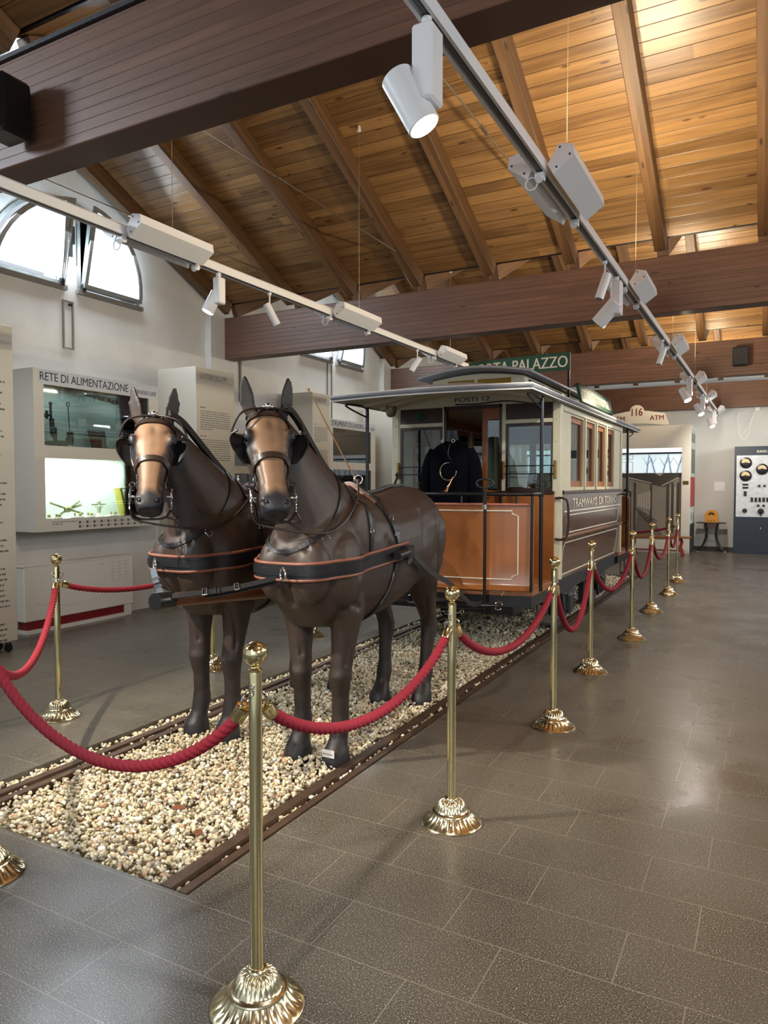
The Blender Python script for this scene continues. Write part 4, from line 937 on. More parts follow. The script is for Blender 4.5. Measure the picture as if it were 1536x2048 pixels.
def pole_strap(a, lab):
    a = Vector(a); b_ = pp[0]+d_*.075; b_ = b_+Vector((.0 + (.035 if a.x > b_.x else -.035),0,.02))
    t = thing('pole_strap', tuple((a+b_)/2), lab, 'strap', 'leather straps from collars to pole')
    mid = a.lerp(b_,.5)+Vector((0,0,-.012)); cp = catmull([a,mid,b_],8)
    MB().ribbon(cp,[Vector((0.3,-.6,.75))]*len(cp),.030,.008).build('strap', M_black, t)
    MB().ribbon([p+Vector((0,0,-.016)) for p in cp[:12]],[Vector((0.3,-.6,.75))]*12,.028,.006).build('strap_end', M_black, t)
    for i in (6,9,11):
        c = cp[i]; tg = (cp[i+1]-cp[i-1]).normalized(); n_ = Vector((0.3,-.6,.75)); n_ = (n_-tg*n_.dot(tg)).normalized(); sd = tg.cross(n_)
        MB().tube([c-sd*.019-tg*.008+n_*.012,c+sd*.019-tg*.008+n_*.012,c+sd*.019+tg*.012+n_*.012,c-sd*.019+tg*.012+n_*.012],.0025,6,closed=True).build('buckle', M_chrome if i != 9 else M_black, t, True)
pole_strap(TR(cR)+Vector((-.02,-.03,-.02)), 'long black buckled strap from the right horse breast ring to the pole')
pole_strap(TL(cL)+Vector((.02,-.03,-.02)), 'short black buckled strap from the left horse collar to the pole cap')
for cx, l in ((-2.16,'black swingletree with chrome hooks behind the right horse'),(-2.86,'black swingletree behind the left horse')):
    t = thing('swingletree', (cx,5.13,.53), l, 'swingletree', 'swingletrees in front of the tram')
    MB().tube(catmull([(cx-.36,5.16,.535),(cx-.18,5.12,.53),(cx,5.10,.53),(cx+.18,5.12,.53),(cx+.36,5.16,.535)],5),[.016+.018*math.sin(math.pi*i/20) for i in range(21)],14).build('bar', M_blackpaint, t, True)
    for s in (-1,1):
        MB().torus((cx+s*.37,5.15,.535),.030,.006,(1,0,0),(0,.4,.9),18,8,.3,5.6).build('hook', M_chrome, t, 'all')
    for i in range(7):
        MB().torus((cx-.10+i*.033,5.09,.478-.022*math.sin(math.pi*i/6)),.014,.003,(1,0,0),(0,1,0) if i%2 else (0,0,1),12,6).build('chain_link', M_chrome, t, 'all')
    MB().cyl((cx,5.12,.53),(cx,5.42,.53),.014,10).build('eye_bolt', M_blackpaint, t, True)
# ------------------------------------------------------------------ horse tram
XA, XB = -3.41, -1.69            # body sides
YF, YR = 6.55, 9.55              # body ends
XC = (XA+XB)/2
tram = thing('horse_tram', (XC,(YF+YR)/2,0.0), 'old cream and brown horse tram with open front platform and long canopy', 'tram')
def tp(mb, name, m, smooth=False, parent=None): return mb.build(name, m, parent or tram, smooth)
ZF = 0.575; ZBELT = 1.385; ZE = 2.18
# side walls: lower panels, belt rail, window frame
for sx, X in ((1,XB),(-1,XA)):
    x0, x1 = X-sx*0.05, X
    tp(MB().box((x0,YF+0.06,0.96),(x1+sx*.013,YR+0.05,ZBELT-0.02)), 'upper_side_panel', M_tbrown)
    q = MB(); q.prism([(YF+0.06,0.96),(YR+0.05,0.96),(YR+0.05,0.56),(YF+0.06,0.56)], lambda u,v,d: (X-sx*(-0.004+ (0.96-v)*0.10)-sx*d,u,v), 0, 0.03); tp(q,'lower_side_panel',M_tbrown)
    tp(MB().box((x0-sx*.01,YF+0.03,ZBELT-0.02),(X+sx*0.03,YR+0.06,ZBELT+0.015),bev=.006), 'belt_rail', M_tbrowndk)
    tp(MB().box((x0-sx*.01,YF+0.03,0.945),(X+sx*0.03,YR+0.06,0.975),bev=.008), 'waist_rail', mat('worn_brown_moulding',(112,78,56),.4,noise=.3,nscale=30))
    tp(MB().box((x0,YF+0.05,0.535),(X-sx*0.025,YR-0.05,0.562)), 'sill_beam', M_blackiron)
    wins = [(6.93,7.46),(7.57,8.00),(8.11,8.56),(8.65,9.09)]
    holes('window_wall', rect(YF+0.06,ZBELT+0.015,YR-0.06,ZE+0.05), [rect(a,1.43,b,2.115) for a,b in wins], 0.035, lambda u,v,d: (X-sx*(0.035)+sx*d,u,v), M_cream, tram)
    for a,b in wins:
        f = holes('window_sash', rect(a,1.43,b,2.115), [rect(a+.045,1.49,b-.045,2.06)], 0.025, lambda u,v,d: (X-sx*(0.045)+sx*d,u,v), M_vwood, tram)
        tp(MB().box((X-sx*0.036,a+.04,1.485),(X-sx*0.032,b-.04,2.065)), 'window_pane', M_glass, parent=f)
    for a in (7.515,8.055,8.605):
        tp(MB().box((X-sx*.001,a-.022,ZBELT+.015),(X+sx*.014,a+.022,2.15),bev=.004), 'window_pillar', M_cream)
    tp(MB().box((X-sx*.001,YF+.06,2.135),(X+sx*.016,YR-.06,2.16)), 'drip_moulding', M_cream)
    # white lining on the panels
    def lining(z0,z1,y0,y1,w=.010,xo=.002,slope=0.0,name='painted_lining'):
        c = .035; P = [(y0+c,z0),(y1-c,z0),(y1-c,z0+c*.6),(y1,z0+c),(y1,z1-c),(y1-c,z1-c*.6),(y1-c,z1),(y0+c,z1),(y0+c,z1-c*.6),(y0,z1-c),(y0,z0+c),(y0+c,z0+c*.6)]
        pts = [Vector((X+sx*xo+(sx*(.004-max(0,.96-z)*.10) if z1<.96 else sx*.013),y,z)) for y,z in P]
        b = MB(); n = len(pts)
        for i in range(n):
            p,q_ = pts[i],pts[(i+1)%n]; e = (q_-p).normalized(); s = Vector((1,0,0)).cross(e)*w/2
            p = p-e*w*.3; q_ = q_+e*w*.3
            b.add([p-s,p+s,q_+s,q_-s,p-s+Vector((sx*.002,0,0)),p+s+Vector((sx*.002,0,0)),q_+s+Vector((sx*.002,0,0)),q_-s+Vector((sx*.002,0,0))],[(0,1,2,3),(4,5,6,7),(0,1,5,4),(1,2,6,5),(2,3,7,6),(3,0,4,7)])
        tp(b,name,M_letter)
    lining(0.60,0.905,YF+.14,YR-.18); lining(1.00,1.165,YF+.20,YR-.25)
    tp(MB().box((X+sx*.012,YF+.10,1.195),(X+sx*.015,YR-.02,1.207)), 'lining_stripe', M_letter)
    if sx > 0:
        for w_,y0_,l_ in (('TRAMWAYS',6.95,1.10),('DI',8.17,.20),('TORINO',8.48,.72)): tp(text_mb(w_,(X+.014,y0_,1.235),(0,1,0),(0,0,1),l_,.085,.003,bold=.03), 'side_lettering', M_letter)
        tp(MB().box((X+.015,6.80,1.085),(X+.019,6.90,1.115),bev=.002), 'maker_plate', M_brass)
# corner posts
for x in (XA,XB):
    for y in (YF,YR):
        sx = 1 if x > XC else -1
        c = tp(MB().box((x-sx*.07,y-.03,ZF),(x+sx*.012,y+.05,ZE+.04),bev=.008), 'corner_post', M_cream)
        for z in (1.85,2.05):
            if y == YF: tp(MB().ell((x-sx*.03,y-.03,z),.010,.006,.010,10,6), 'bolt_head', M_cream, 'all', c)
# end walls with door opening
def bulkhead(Y, s, door):
    zt = 2.235
    # frame: arched header board with openings for quarter light panels, side windows and the doorway
    arch = [(XA+.04,ZF),(XB-.04,ZF),(XB-.04,2.225)]+[(XB-.04-(XB-XA-.08)*i/12, 2.225+.125*math.sin(math.pi*i/12)) for i in range(1,12)]+[(XA+.04,2.225)]
    op = [rect(-3.33,2.065,-2.86,2.215),rect(-3.33,1.39,-2.86,2.03),rect(-2.21,2.065,-1.745,2.215),rect(-2.21,1.39,-1.745,2.03),rect(-2.83,ZF+.01,-2.255,2.215)]
    holes('end_frame', arch, op, .04, lambda u,v,d: (u,Y+s*(.02-d),v), M_cream, tram)
    for x0,x1 in ((-3.33,-2.86),(-2.21,-1.745)):
        tp(MB().box((x0,Y-.01,2.065),(x1,Y+.01,2.215)), 'transom_panel', M_tbrowndk)
        f = holes('end_window_sash', rect(x0,1.39,x1,2.03), [rect(x0+.025,1.42,x1-.025,2.00)], .03, lambda u,v,d: (u,Y+s*(.012-d),v), M_tbrowndk, tram)
        tp(MB().box((x0+.02,Y-.003,1.415),(x1-.02,Y+.003,2.005)), 'window_pane', M_glass, parent=f)
        tp(MB().box((x0-.01,Y-s*.035-.02*s,ZF+.0),(x1+.01,Y-s*.021,1.39)), 'lower_end_panel', M_orange if s>0 else M_tbrown)
        tp(MB().box((x0-.03,Y-s*.07,1.365),(x1+.01,Y-s*.02,1.395),bev=.005), 'end_sill', M_tbrowndk)
        for z in (1.63,1.555):
            tp(MB().cyl((x0-.01,Y-s*.045,z),(x1+.01,Y-s*.045,z),.0045,8), 'guard_bar', M_blackpaint, True)
        for xx in (x0-.015,x1+.015):
            tp(MB().box((xx-.012,Y-s*.05,1.51),(xx+.012,Y-s*.02,1.675),bev=.004), 'bar_bracket', mat('aged_brass',(150,122,66),.35,.9))
    tp(MB().box((-2.84,Y-s*.03,ZF),(-2.815,Y+s*.03,2.215)).box((-2.27,Y-s*.03,ZF),(-2.245,Y+s*.03,2.215)).box((-2.84,Y-s*.03,2.19),(-2.245,Y+s*.03,2.22)), 'door_frame', M_tbrowndk)
bulkhead(YF, 1, True); bulkhead(YR, -1, True)
tp(MB().tube([(-3.10,YF-.012,2.14),(-3.10,YF-.022,2.14)],.040,20), 'destination_disc', mat('dark_green_glass',(14,66,44),.12), True)
tp(MB().torus((-3.10,YF-.016,2.14),.043,.005,(1,0,0),(0,0,1),24,8), 'disc_ring', M_tbrowndk, True)
tp(text_mb('POSTI 12',(-2.73,YF-.023,2.258),(1,0,0),(0,0,1),.36,.042,.002,bold=.015), 'seat_lettering', M_txt)
# half open sliding door
d = holes('sliding_door', rect(-2.47,ZF+.02,-2.26,2.19), [rect(-2.42,1.40,-2.285,2.09)], .03, lambda u,v,dd: (u,YF+.05+dd,v), M_vwood, tram)
tp(MB().box((-2.425,YF+.062,1.395),(-2.28,YF+.066,2.095)), 'door_glass', M_glass, parent=d)
tp(MB().box((-2.42,YF+.044,.75),(-2.285,YF+.050,1.30),bev=.003), 'door_panel', M_vwood, parent=d)
d2 = holes('sliding_door', rect(-2.83,ZF+.02,-2.26,2.19), [rect(-2.78,1.40,-2.58,2.0),rect(-2.51,1.40,-2.31,2.0)], .03, lambda u,v,dd: (u,YR-.08+dd,v), M_vwood, tram)
tp(MB().box((-2.79,YR-.068,1.395),(-2.30,YR-.064,2.005)), 'door_glass', M_glass, parent=d2)
# interior: floor, benches, ceiling slats, inner window posts
tp(MB().box((XA+.05,YF,ZF-.04),(XB-.05,YR,ZF+.01)), 'cabin_floor', M_vwood)
for sx, X in ((1,XB-.06),(-1,XA+.06)):
    s_ = tp(MB().box((X-sx*.42,YF+.12,1.0),(X,YR-.12,1.03)), 'bench_seat', M_vwood)
    tp(MB().box((X-sx*.40,YF+.12,ZF+.01),(X-sx*.37,YR-.12,1.0)), 'bench_front', M_vwood, parent=s_)
tp(MB().box((XA+.06,YF+.02,2.225),(XB-.06,YR-.02,2.24)), 'cabin_ceiling', M_cream)
tp(MB().box((XA+.04,YF+.02,2.13),(XA+.06,YR-.02,2.225)), 'cornice', M_vwood)
# platforms (front and rear)
def platform(Y, s):
    """s=-1 front (towards -Y), +1 rear"""
    yo = Y+s*0.93
    outl = [(XA+.02,Y),(XA+.02,Y+s*.72)]+[(XA+.02+(XB-XA-.04)*i/10, Y+s*(.80+.13*math.sin(math.pi*i/10))) for i in range(11)]+[(XB-.02,Y+s*.72),(XB-.02,Y)]
    q = MB(); q.prism(outl, lambda u,v,dd: (u,v,dd), ZF-.045, ZF); tp(q,'platform_deck', mat('worn_deck_wood',(150,96,60),.6,noise=.3,nscale=25))
    q = MB(); q.prism([(u, Y+(v-Y)*1.02) for u,v in outl], lambda u,v,dd: (u,v,dd), ZF-.14, ZF-.045); tp(q,'bumper_beam', M_blackpaint)
    # curved dash
    def dp(t_):  # t 0..1 from left to right
        x = XA+.09+(XB-XA-.11)*t_; return Vector((x, Y+s*(.80+.13*math.sin(math.pi*t_)),0))
    n = 20; R = []
    for i in range(n+1):
        p = dp(i/n); e = .0
        if i in (0,n): e = -.05
        nrm = Vector((0,s,0)); z1 = 1.285; 
        zz = [ZF+.0,ZF+.015,ZF+.05,.8,1.0,1.2,1.26,z1]; of = [.035,.012,0,0,0,0,.0,.0]
        R.append([p+nrm*o_+Vector((0,0,z)) for z,o_ in zip(zz,of)]+[p-nrm*.012+nrm*o_+Vector((0,0,z)) for z,o_ in list(zip(zz,of))[::-1]])
    dash = tp(MB().rings(R),'dash_panel',M_orange,True)
    q = MB(); q.tube([dp(i/n)+Vector((0,s*.004,1.287)) for i in range(n+1)],.012,10); tp(q,'dash_top_bead',mat('dash_bead',(170,104,84),.35),True,dash)
    for t_ in (0,1):
        q = MB(); q.tube([dp(t_)+Vector((0,0,ZF)),dp(t_)+Vector((0,0,1.28))],.014,10); tp(q,'dash_edge_bead',M_orange,True,dash)
    # lining on the dash
    c = .03; z0,z1,a0,a1 = .665,1.235,.06,.93
    P = [(a0+c,z0),(a1-c,z0),(a1-c,z0+c*.8),(a1,z0+c*1.4),(a1,z1-c*1.4),(a1-c,z1-c*.8),(a1-c,z1),(a0+c,z1),(a0+c,z1-c*.8),(a0,z1-c*1.4),(a0,z0+c*1.4),(a0+c,z0+c*.8)]
    path = []
    for i in range(len(P)):
        u0,v0 = P[i]; u1,v1 = P[(i+1)%len(P)]; m_ = max(1,int(abs(u1-u0)*24))
        for j in range(m_): u = u0+(u1-u0)*j/m_; v = v0+(v1-v0)*j/m_; path.append(dp(u)+Vector((0,s*.002,v)))
    q = MB(); q.tube(path,.0055,6,closed=True); tp(q,'dash_lining',M_letter,True,dash)
    # rail above the dash and canopy posts
    zr = 1.375
    rp_ = [dp(i/n)+Vector((0,s*.0,zr)) for i in range(n+1)]
    side = [Vector((XB-.015,Y+s*.72,zr)),Vector((XB-.015,Y+s*.56,zr))]
    sidel = [Vector((XA+.015,Y+s*.56,zr)),Vector((XA+.015,Y+s*.72,zr))]
    tp(MB().tube(sidel+rp_+side,.017,12),'hand_rail',M_blackpaint,True)
    for t_ in (.08,.36,.64,.92):
        tp(MB().cyl(dp(t_)+Vector((0,0,1.28)),dp(t_)+Vector((0,0,zr)),.010,8),'rail_stud',M_blackpaint,True)
    for x in (XA+.012,XB-.012):
        sx = 1 if x > XC else -1
        p_ = tp(MB().cyl((x,Y+s*.58,ZF-.03),(x,Y+s*.58,2.20),.0165,12),'canopy_post',M_blackpaint,True)
        tp(MB().cyl((x,Y+s*.58,1.35),(x,Y+s*.58,1.40),.024,12),'post_collar',M_blackpaint,True,p_)
        tp(MB().cyl((x,Y+s*.86,ZF),(x,Y+s*.84,1.36),.012,10),'rail_upright',M_blackpaint,True)
        tp(MB().tube(catmull([(x,Y+s*.58,2.17),(x-sx*.02,Y+s*.75,2.19),(x,Y+s*.98,2.17),(x,Y+s*.62,2.10),(x,Y+s*.58,2.12)],6),.008,8),'canopy_bracket',M_blackpaint,True,p_)
        # boarding grab handle on the corner post
        tp(MB().tube(catmull([(x,Y+s*.04,1.34),(x+sx*.03,Y+s*.13,1.34),(x+sx*.03,Y+s*.155,1.25),(x+sx*.03,Y+s*.155,.98),(x+sx*.03,Y+s*.13,.90),(x,Y+s*.04,.90)],6) if False else catmull([(x-sx*.02,Y+s*.05,1.33),(x+sx*.05,Y+s*.06,1.33),(x+sx*.095,Y+s*.05,1.28),(x+sx*.095,Y+s*.05,1.02),(x+sx*.05,Y+s*.06,.955),(x-sx*.02,Y+s*.05,.955)],6),.011,10),'grab_handle',mat('handle_bronze',(74,56,48),.3,.7),True)
        # step
        st = tp(MB().box((x-sx*.03,Y+s*.25,.27),(x+sx*.10,Y+s*.62,.285)),'step_tread',M_blackiron)
        for k in range(5): tp(MB().box((x-sx*.02+sx*.025*k,Y+s*.26,.285),(x-sx*.012+sx*.025*k,Y+s*.61,.292)),'tread_bar',mat('step_bars',(88,90,88),.4,.6),parent=st)
        tp(MB().box((x-sx*.03,Y+s*.27,.285),(x-sx*.02,Y+s*.30,ZF-.04)).box((x-sx*.03,Y+s*.57,.285),(x-sx*.02,Y+s*.60,ZF-.04)),'step_hanger',M_blackiron,parent=st)
platform(YF,-1); platform(YR,1)
# brake column with oval handle, and its twin
for Y,s,x in ((YF,-1,-2.05),(YR,1,-3.0)):
    yb = Y+s*1.00
    bc = tp(MB().cyl((x,yb,.42),(x,yb,1.425),.013,12),'brake_column',M_blackpaint,True)
    tp(MB().tube([(x+.075*math.cos(a_),yb,1.462+.036*math.sin(a_)) for a_ in [2*math.pi*i/24 for i in range(24)]],.0085,10,closed=True),'oval_handle',M_blackiron,True,bc)
    tp(MB().cyl((x,yb,1.25),(x,yb,1.29),.022,12),'column_collar',M_chrome,True,bc)
    tp(MB().cyl((x,yb-s*.03,1.34),(x,yb-s*.1,1.34),.009,8),'column_bracket',M_blackpaint,True,bc)
tp(MB().tube([(-1.95,5.46,.60),(-1.85,5.44,.60),(-1.86,5.42,.57)],.007,8),'dash_hook',M_chrome,True)
tp(MB().tube([(-2.06+.0,5.60,1.06),(-2.06,5.57,1.06),(-2.06,5.565,1.035)],.006,8),'lamp_peg',M_chrome,True)
# canopy / main roof with rounded gutter edge
YA, YZ = YF-1.14, YR+1.14; XAA, XBB = XA-.055, XB+.055; ZR = 2.193
outl = []
def roof_outline(off=0.0):
    P = [(XAA-off, YF-.9)]; 
    n = 12
    for i in range(n+1):
        u = i/n; x = XAA-off+(XBB-XAA+2*off)*u; P.append((x, YA+.045-off-.11*math.sin(math.pi*u)))
    P.append((XBB+off, YF-.9)); P.append((XBB+off, YR+.9))
    for i in range(n+1):
        u = i/n; x = XBB+off-(XBB-XAA+2*off)*u; P.append((x, YZ-.045+off+.11*math.sin(math.pi*u)))
    P.append((XAA-off, YR+.9)); return P
RO = [[(x,y,ZR+z) for x,y in roof_outline(o_)] for o_,z in ((-.03,0),(-.005,.002),(0,.012),(.0,.018),(.012,.022),(.018,.034),(.012,.046),(0,.052))]
tp(MB().rings(RO+[[(x,y,ZR+.035) for x,y in roof_outline(-.03)]],closed=True),'roof_gutter_moulding',M_roofgrey,True)
def dome(off, dz, name, m):
    nx, ny = 16, 40; V = []; hw = (XBB-XAA)/2; q = MB()
    def pt(i, j, z_):
        u = i/nx; x = XAA+.01+off+(XBB-XAA-.02-2*off)*u; bow = .11*math.sin(math.pi*u)
        y0 = YA+.055-bow+off; y1 = YZ-.055+bow-off; y = y0+(y1-y0)*j/ny
        e = min(1, min(y-y0, y1-y)/.85); e = math.sin(e*math.pi/2)
        return (x, y, ZR+dz+z_+.135*(1-((x-XC)/hw)**2)*e)
    g = [[pt(i,j,0) for i in range(nx+1)] for j in range(ny+1)]; g2 = [[pt(i,j,-.012) for i in range(nx+1)] for j in range(ny+1)]
    vs = [p for r in g for p in r]+[p for r in g2 for p in r]; N_ = (nx+1)*(ny+1); fs = []
    for j in range(ny):
        for i in range(nx):
            f_ = (j*(nx+1)+i, j*(nx+1)+i+1, (j+1)*(nx+1)+i+1, (j+1)*(nx+1)+i); fs.append(f_); fs.append(tuple(k+N_ for k in f_[::-1]))
    ed = [i for i in range(nx+1)]+[j*(nx+1)+nx for j in range(1,ny+1)]+[ny*(nx+1)+i for i in range(nx-1,-1,-1)]+[j*(nx+1) for j in range(ny-1,0,-1)]
    for k in range(len(ed)): a_, b_ = ed[k], ed[(k+1)%len(ed)]; fs.append((a_,b_,b_+N_,a_+N_))
    tp(q.add(vs,fs), name, m, True)
dome(0, .046, 'lower_roof', M_roofgrey); dome(.02, .012, 'canopy_soffit', M_cream)
M_bead = mat('white_bead',(226,224,216),.4)
for z_,o_ in ((.050,.004),(.006,.004)):
    tp(MB().tube([(x,y,ZR+z_) for x,y in roof_outline(o_)],.0065,6,closed=True),'gutter_bead',M_bead,True)
for y in (YF-.30,YF-.65,YR+.30,YR+.65):
    e = min(1,((YF-y if y<YF else y-YR)*-1+1.08)/.85); hw = (XBB-XAA)/2
    R = []
    for i in range(17):
        x = XAA+.06+(XBB-XAA-.12)*i/16; z = ZR-.002+.135*(1-((x-XC)/hw)**2)*math.sin(e*math.pi/2)
        R.append([(x,y-.015,z),(x,y+.015,z),(x,y+.015,z-.025),(x,y-.015,z-.025)])
    tp(MB().rings(R),'roof_rib',M_cream)
tp(MB().lathe([(.05,0),(.055,-.04),(.035,-.09),(.012,-.10)],(-3.08,5.85,ZR-.02),16),'lantern_bell',mat('bell_bronze',(104,94,78),.4,.6),True)
tp(MB().tube(catmull([(-2.4,5.75,ZR-.05),(-2.2,5.75,ZR-.055),(-1.95,5.78,ZR-.04),(-1.75,5.9,ZR-.06)],6),.006,8),'bell_cord',M_blackpaint,True)
# clerestory
cx0, cx1 = -3.02, -2.08; cy0, cy1 = YF+.12, YR-.12; cz0, cz1 = 2.30, 2.495
for x in (cx0,cx1):
    holes('clerestory_side', rect(cy0,cz0,cy1,cz1), [rect(cy0+.12+i*.70,cz0+.03,cy0+.12+i*.70+.56,cz1-.02) for i in range(4)], .02, lambda u,v,d: (x-.01+d,u,v), M_cream, tram)
for y in (cy0,cy1):
    P = [(cx0,cz0),(cx1,cz0),(cx1,cz1)]+[(cx1-(cx1-cx0)*i/8, cz1+.045*math.sin(math.pi*i/8)) for i in range(1,8)]+[(cx0,cz1)]
    holes('clerestory_end', P, [rect(-2.86,cz0+.03,-2.575,cz1-.01),rect(-2.545,cz0+.03,-2.20,cz1-.01)], .03, lambda u,v,d: (u,y-.015+d,v), M_cream, tram)
    for x0,x1 in ((-2.86,-2.575),(-2.545,-2.20)):
        tp(MB().box((x0,y-.004,cz0+.03),(x1,y+.004,cz1-.01)),'amber_glass',mat('amber_glass',(150,120,40),.15,bump=.8,bscale=160))
cro = []
for k,(off,dz) in enumerate(((-.02,-.012),(0,-.012),(.015,0),(.015,.014),(0,.024))):
    row = []
    X0,X1,Y0,Y1 = cx0-.10-off,cx1+.10+off,cy0-.13-off,cy1+.13+off
    n = 12
    for i in range(n+1): u = i/n; row.append((X0+(X1-X0)*u, Y0-.05*math.sin(math.pi*u), cz1+.012+dz+.065*math.sin(math.pi*u)))
    for i in range(n+1): u = i/n; row.append((X1-(X1-X0)*u, Y1+.05*math.sin(math.pi*u), cz1+.012+dz+.065*math.sin(math.pi*u)))
    cro.append(row)
q = MB(); n_ = 26; q.rings(cro, cap=False)
o_ = len(q.v)
for r_ in (cro[0],cro[-1]):
    b0 = len(q.v); q.v += [tuple(p) for p in r_]
    for i in range(12): q.f.append((b0+i,b0+i+1,b0+25-i-1,b0+25-i))
tp(q,'clerestory_roof',M_roofgrey,True)
# destination boards
sg = MB(); P = []
n = 10
for i in range(n+1): u = i/n; P.append((-3.15+1.19*u, 2.74+.045*math.sin(math.pi*(.15+.35*u))*1.0))
up_ = [(x, 2.74+.155+(z-2.74)*1.15) for x,z in P][::-1]
s1 = MB(); s1.prism([(x,z-.06) for x,z in P]+[(x,z-.03) for x,z in up_], lambda u,v,d: (u,7.96+d,v), 0, .03)
sb = tp(s1,'destination_board',M_green)
tm = text_mb('PORTA PALAZZO',(0,0,0),(1,0,0),(0,0,1),1.13,.125,.0,bold=.025)
def bend(v): u = v[0]/1.13; x = -3.12+v[0]; zb = 2.74-.06+.045*math.sin(math.pi*(.15+.35*(x+3.15)/1.19)); return (x,7.957+v[1],zb+.03+v[2])
tm.v = [bend(v) for v in tm.v]; tp(tm,'board_lettering',M_letter,parent=sb)
tp(MB().box((-1.99,7.97,2.40),(-1.965,7.99,2.88)),'board_stay',M_blackpaint,parent=sb); tp(MB().box((-3.13,7.97,2.40),(-3.105,7.99,2.80)),'board_stay',M_blackpaint,parent=sb)
tp(MB().tube([(-1.98,8.0,2.62),(-2.02,8.25,2.48)],.009,8),'board_strut',M_blackpaint,True,sb)
R_ = Matrix.Rotation(math.radians(14),3,'Y')
c0 = Vector((XB+.0,0,2.295))
fnb = lambda u,v,d: tuple(Vector((XB+.005,u,2.30)) + Vector((-math.sin(.22)*v+math.cos(.22)*d,0,math.cos(.22)*v+math.sin(.22)*d)))
b2 = tp(MB().prism(rect(7.36,0,9.0,.185), fnb, -.03, 0),'side_route_board',M_green)
tp(MB().prism(rect(7.35,.172,9.01,.19), fnb, -.035, .006),'board_rim',M_blackpaint,parent=b2)
tm = text_mb('PORTA PALAZZO-C°VITTORIO-P°ISABELLA',(0,0,0),(1,0,0),(0,1,0),1.50,.105,0,bold=.02)
tm.v = [fnb(7.43+v[0],.04+v[1],.002+v[2]) for v in tm.v]; tp(tm,'board_lettering',M_letter,parent=b2)
# running gear
for y in (7.25,8.85):
    for x in (XA+.10,XB-.10):
        sx = 1 if x > XC else -1; xw = -1.90 if sx>0 else -3.09
        w_ = MB(); R = []
        for (r,dx) in ((.04,-.04),(.06,-.03),(.07,-.012),(.20,-.012),(.215,-.03),(.235,-.032),(.235,.018),(.258,.022),(.258,.032),(.20,.032),(.19,.012),(.07,.012),(.06,.03),(.04,.04)):
            R.append([(xw+sx*-1*dx, y+r*math.cos(2*math.pi*j/32), .240+r*math.sin(2*math.pi*j/32)) for j in range(32)])
        tp(w_.rings(R),'wheel',M_blackiron,True)
        ab = tp(MB().box((x-.05,y-.10,.17),(x+.05,y+.10,.36),bev=.02),'axle_box',M_blackiron)
        tp(MB().tube(catmull([(x,y-.42,.44),(x,y-.2,.37),(x,y,.35),(x,y+.2,.37),(x,y+.42,.44)],6),.022,10),'leaf_spring',M_blackiron,True)
        tp(MB().prism([(y-.34,.52),(y+.34,.52),(y+.14,.14),(y-.14,.14)], lambda u,v,d: (x+d,u,v), -.015, .015),'axle_guard',M_blackiron)
    tp(MB().cyl((-3.10,y,.24),(-1.88,y,.24),.035,14),'axle',M_blackiron,True)
for x in (XA+.10,XB-.10):
    tp(MB().box((x-.05,YF+.05,.42),(x+.05,YR-.05,.54)),'chassis_beam',M_blackiron)
    tp(MB().box((x-.04,YF-.75,.42),(x+.04,YF+.05,.50)).box((x-.04,YR-.05,.42),(x+.04,YR+.75,.50)),'platform_bearer',M_blackiron)
    for y in (7.78,8.32):
        sx = 1 if x > XC else -1
        tp(MB().prism([(y-.05,.10),(y+.05,.10),(y+.03,.35),(y-.03,.35)], lambda u,v,d: (x-sx*.1+d,u,v), -.03,.03),'brake_shoe',M_blackiron)
tp(MB().box((XC-.06,YF-.95,.44),(XC+.06,YF+.2,.53),bev=.01),'draw_bar',M_blackpaint)
for x in (-3.15,-1.95): tp(MB().box((x-.10,YF-.86,.36),(x+.10,YF-.60,.44),bev=.01),'bumper_bracket',M_blackpaint)
tp(MB().box((XA+.2,YF-.5,.30),(XB-.2,YF-.46,.42)),'life_guard',M_blackiron)

# driver's tailcoat bust on the platform
jt = thing('coat_bust', (-2.56,6.05,ZF), 'black navy driver coat on a headless bust standing on the tram platform', 'bust')
def jr(z, rx, ry, cx=-2.56, cy=6.05, n=28, pw=2.3):
    R = []
    for j in range(n):
        a = 2*math.pi*j/n; ca,sa = math.cos(a),math.sin(a)
        R.append((cx+rx*math.copysign(abs(ca)**(2/pw),ca), cy+ry*math.copysign(abs(sa)**(2/pw),sa), z))
    return R
MB().rings([jr(1.02,.235,.16),jr(1.20,.225,.15),jr(1.38,.195,.13),jr(1.55,.20,.13),jr(1.68,.205,.125),jr(1.76,.19,.105),jr(1.805,.14,.085),jr(1.835,.085,.065),jr(1.86,.066,.058)]).build('coat_body', M_jacket, jt, 'all')
MB().rings([jr(1.835,.072,.064),jr(1.89,.062,.056),jr(1.915,.058,.052),jr(1.945,.055,.05),jr(1.955,.04,.035)]).build('neck_block', mat('bust_black',(10,10,12),.5), jt, True)
for s in (-1,1):
    cp = catmull([(-2.56+s*.165,6.05,1.765),(-2.56+s*.215,6.05,1.64),(-2.56+s*.245,6.03,1.42),(-2.56+s*.262,5.99,1.20),(-2.56+s*.262,5.95,1.06)],6)
    MB().tube(cp,[.055+.012*math.sin(math.pi*min(1,i/len(cp)*1.4)) if i<len(cp)-1 else .045 for i in range(len(cp))],16).build('sleeve', M_jacket, jt, 'all')
    MB().torus((-2.56+s*.052,5.965,1.845),.014,.004,(1,0,0),(0,.3,1),14,8).build('collar_badge', M_chrome, jt, 'all')
MB().tube(catmull([(-2.52,5.93,1.82),(-2.535,5.915,1.74),(-2.50,5.912,1.66)],6),.003,6).tube(catmull([(-2.60,5.93,1.82),(-2.53,5.91,1.70),(-2.50,5.91,1.66)],6),.003,6).build('neck_cord', M_blackpaint, jt, True)
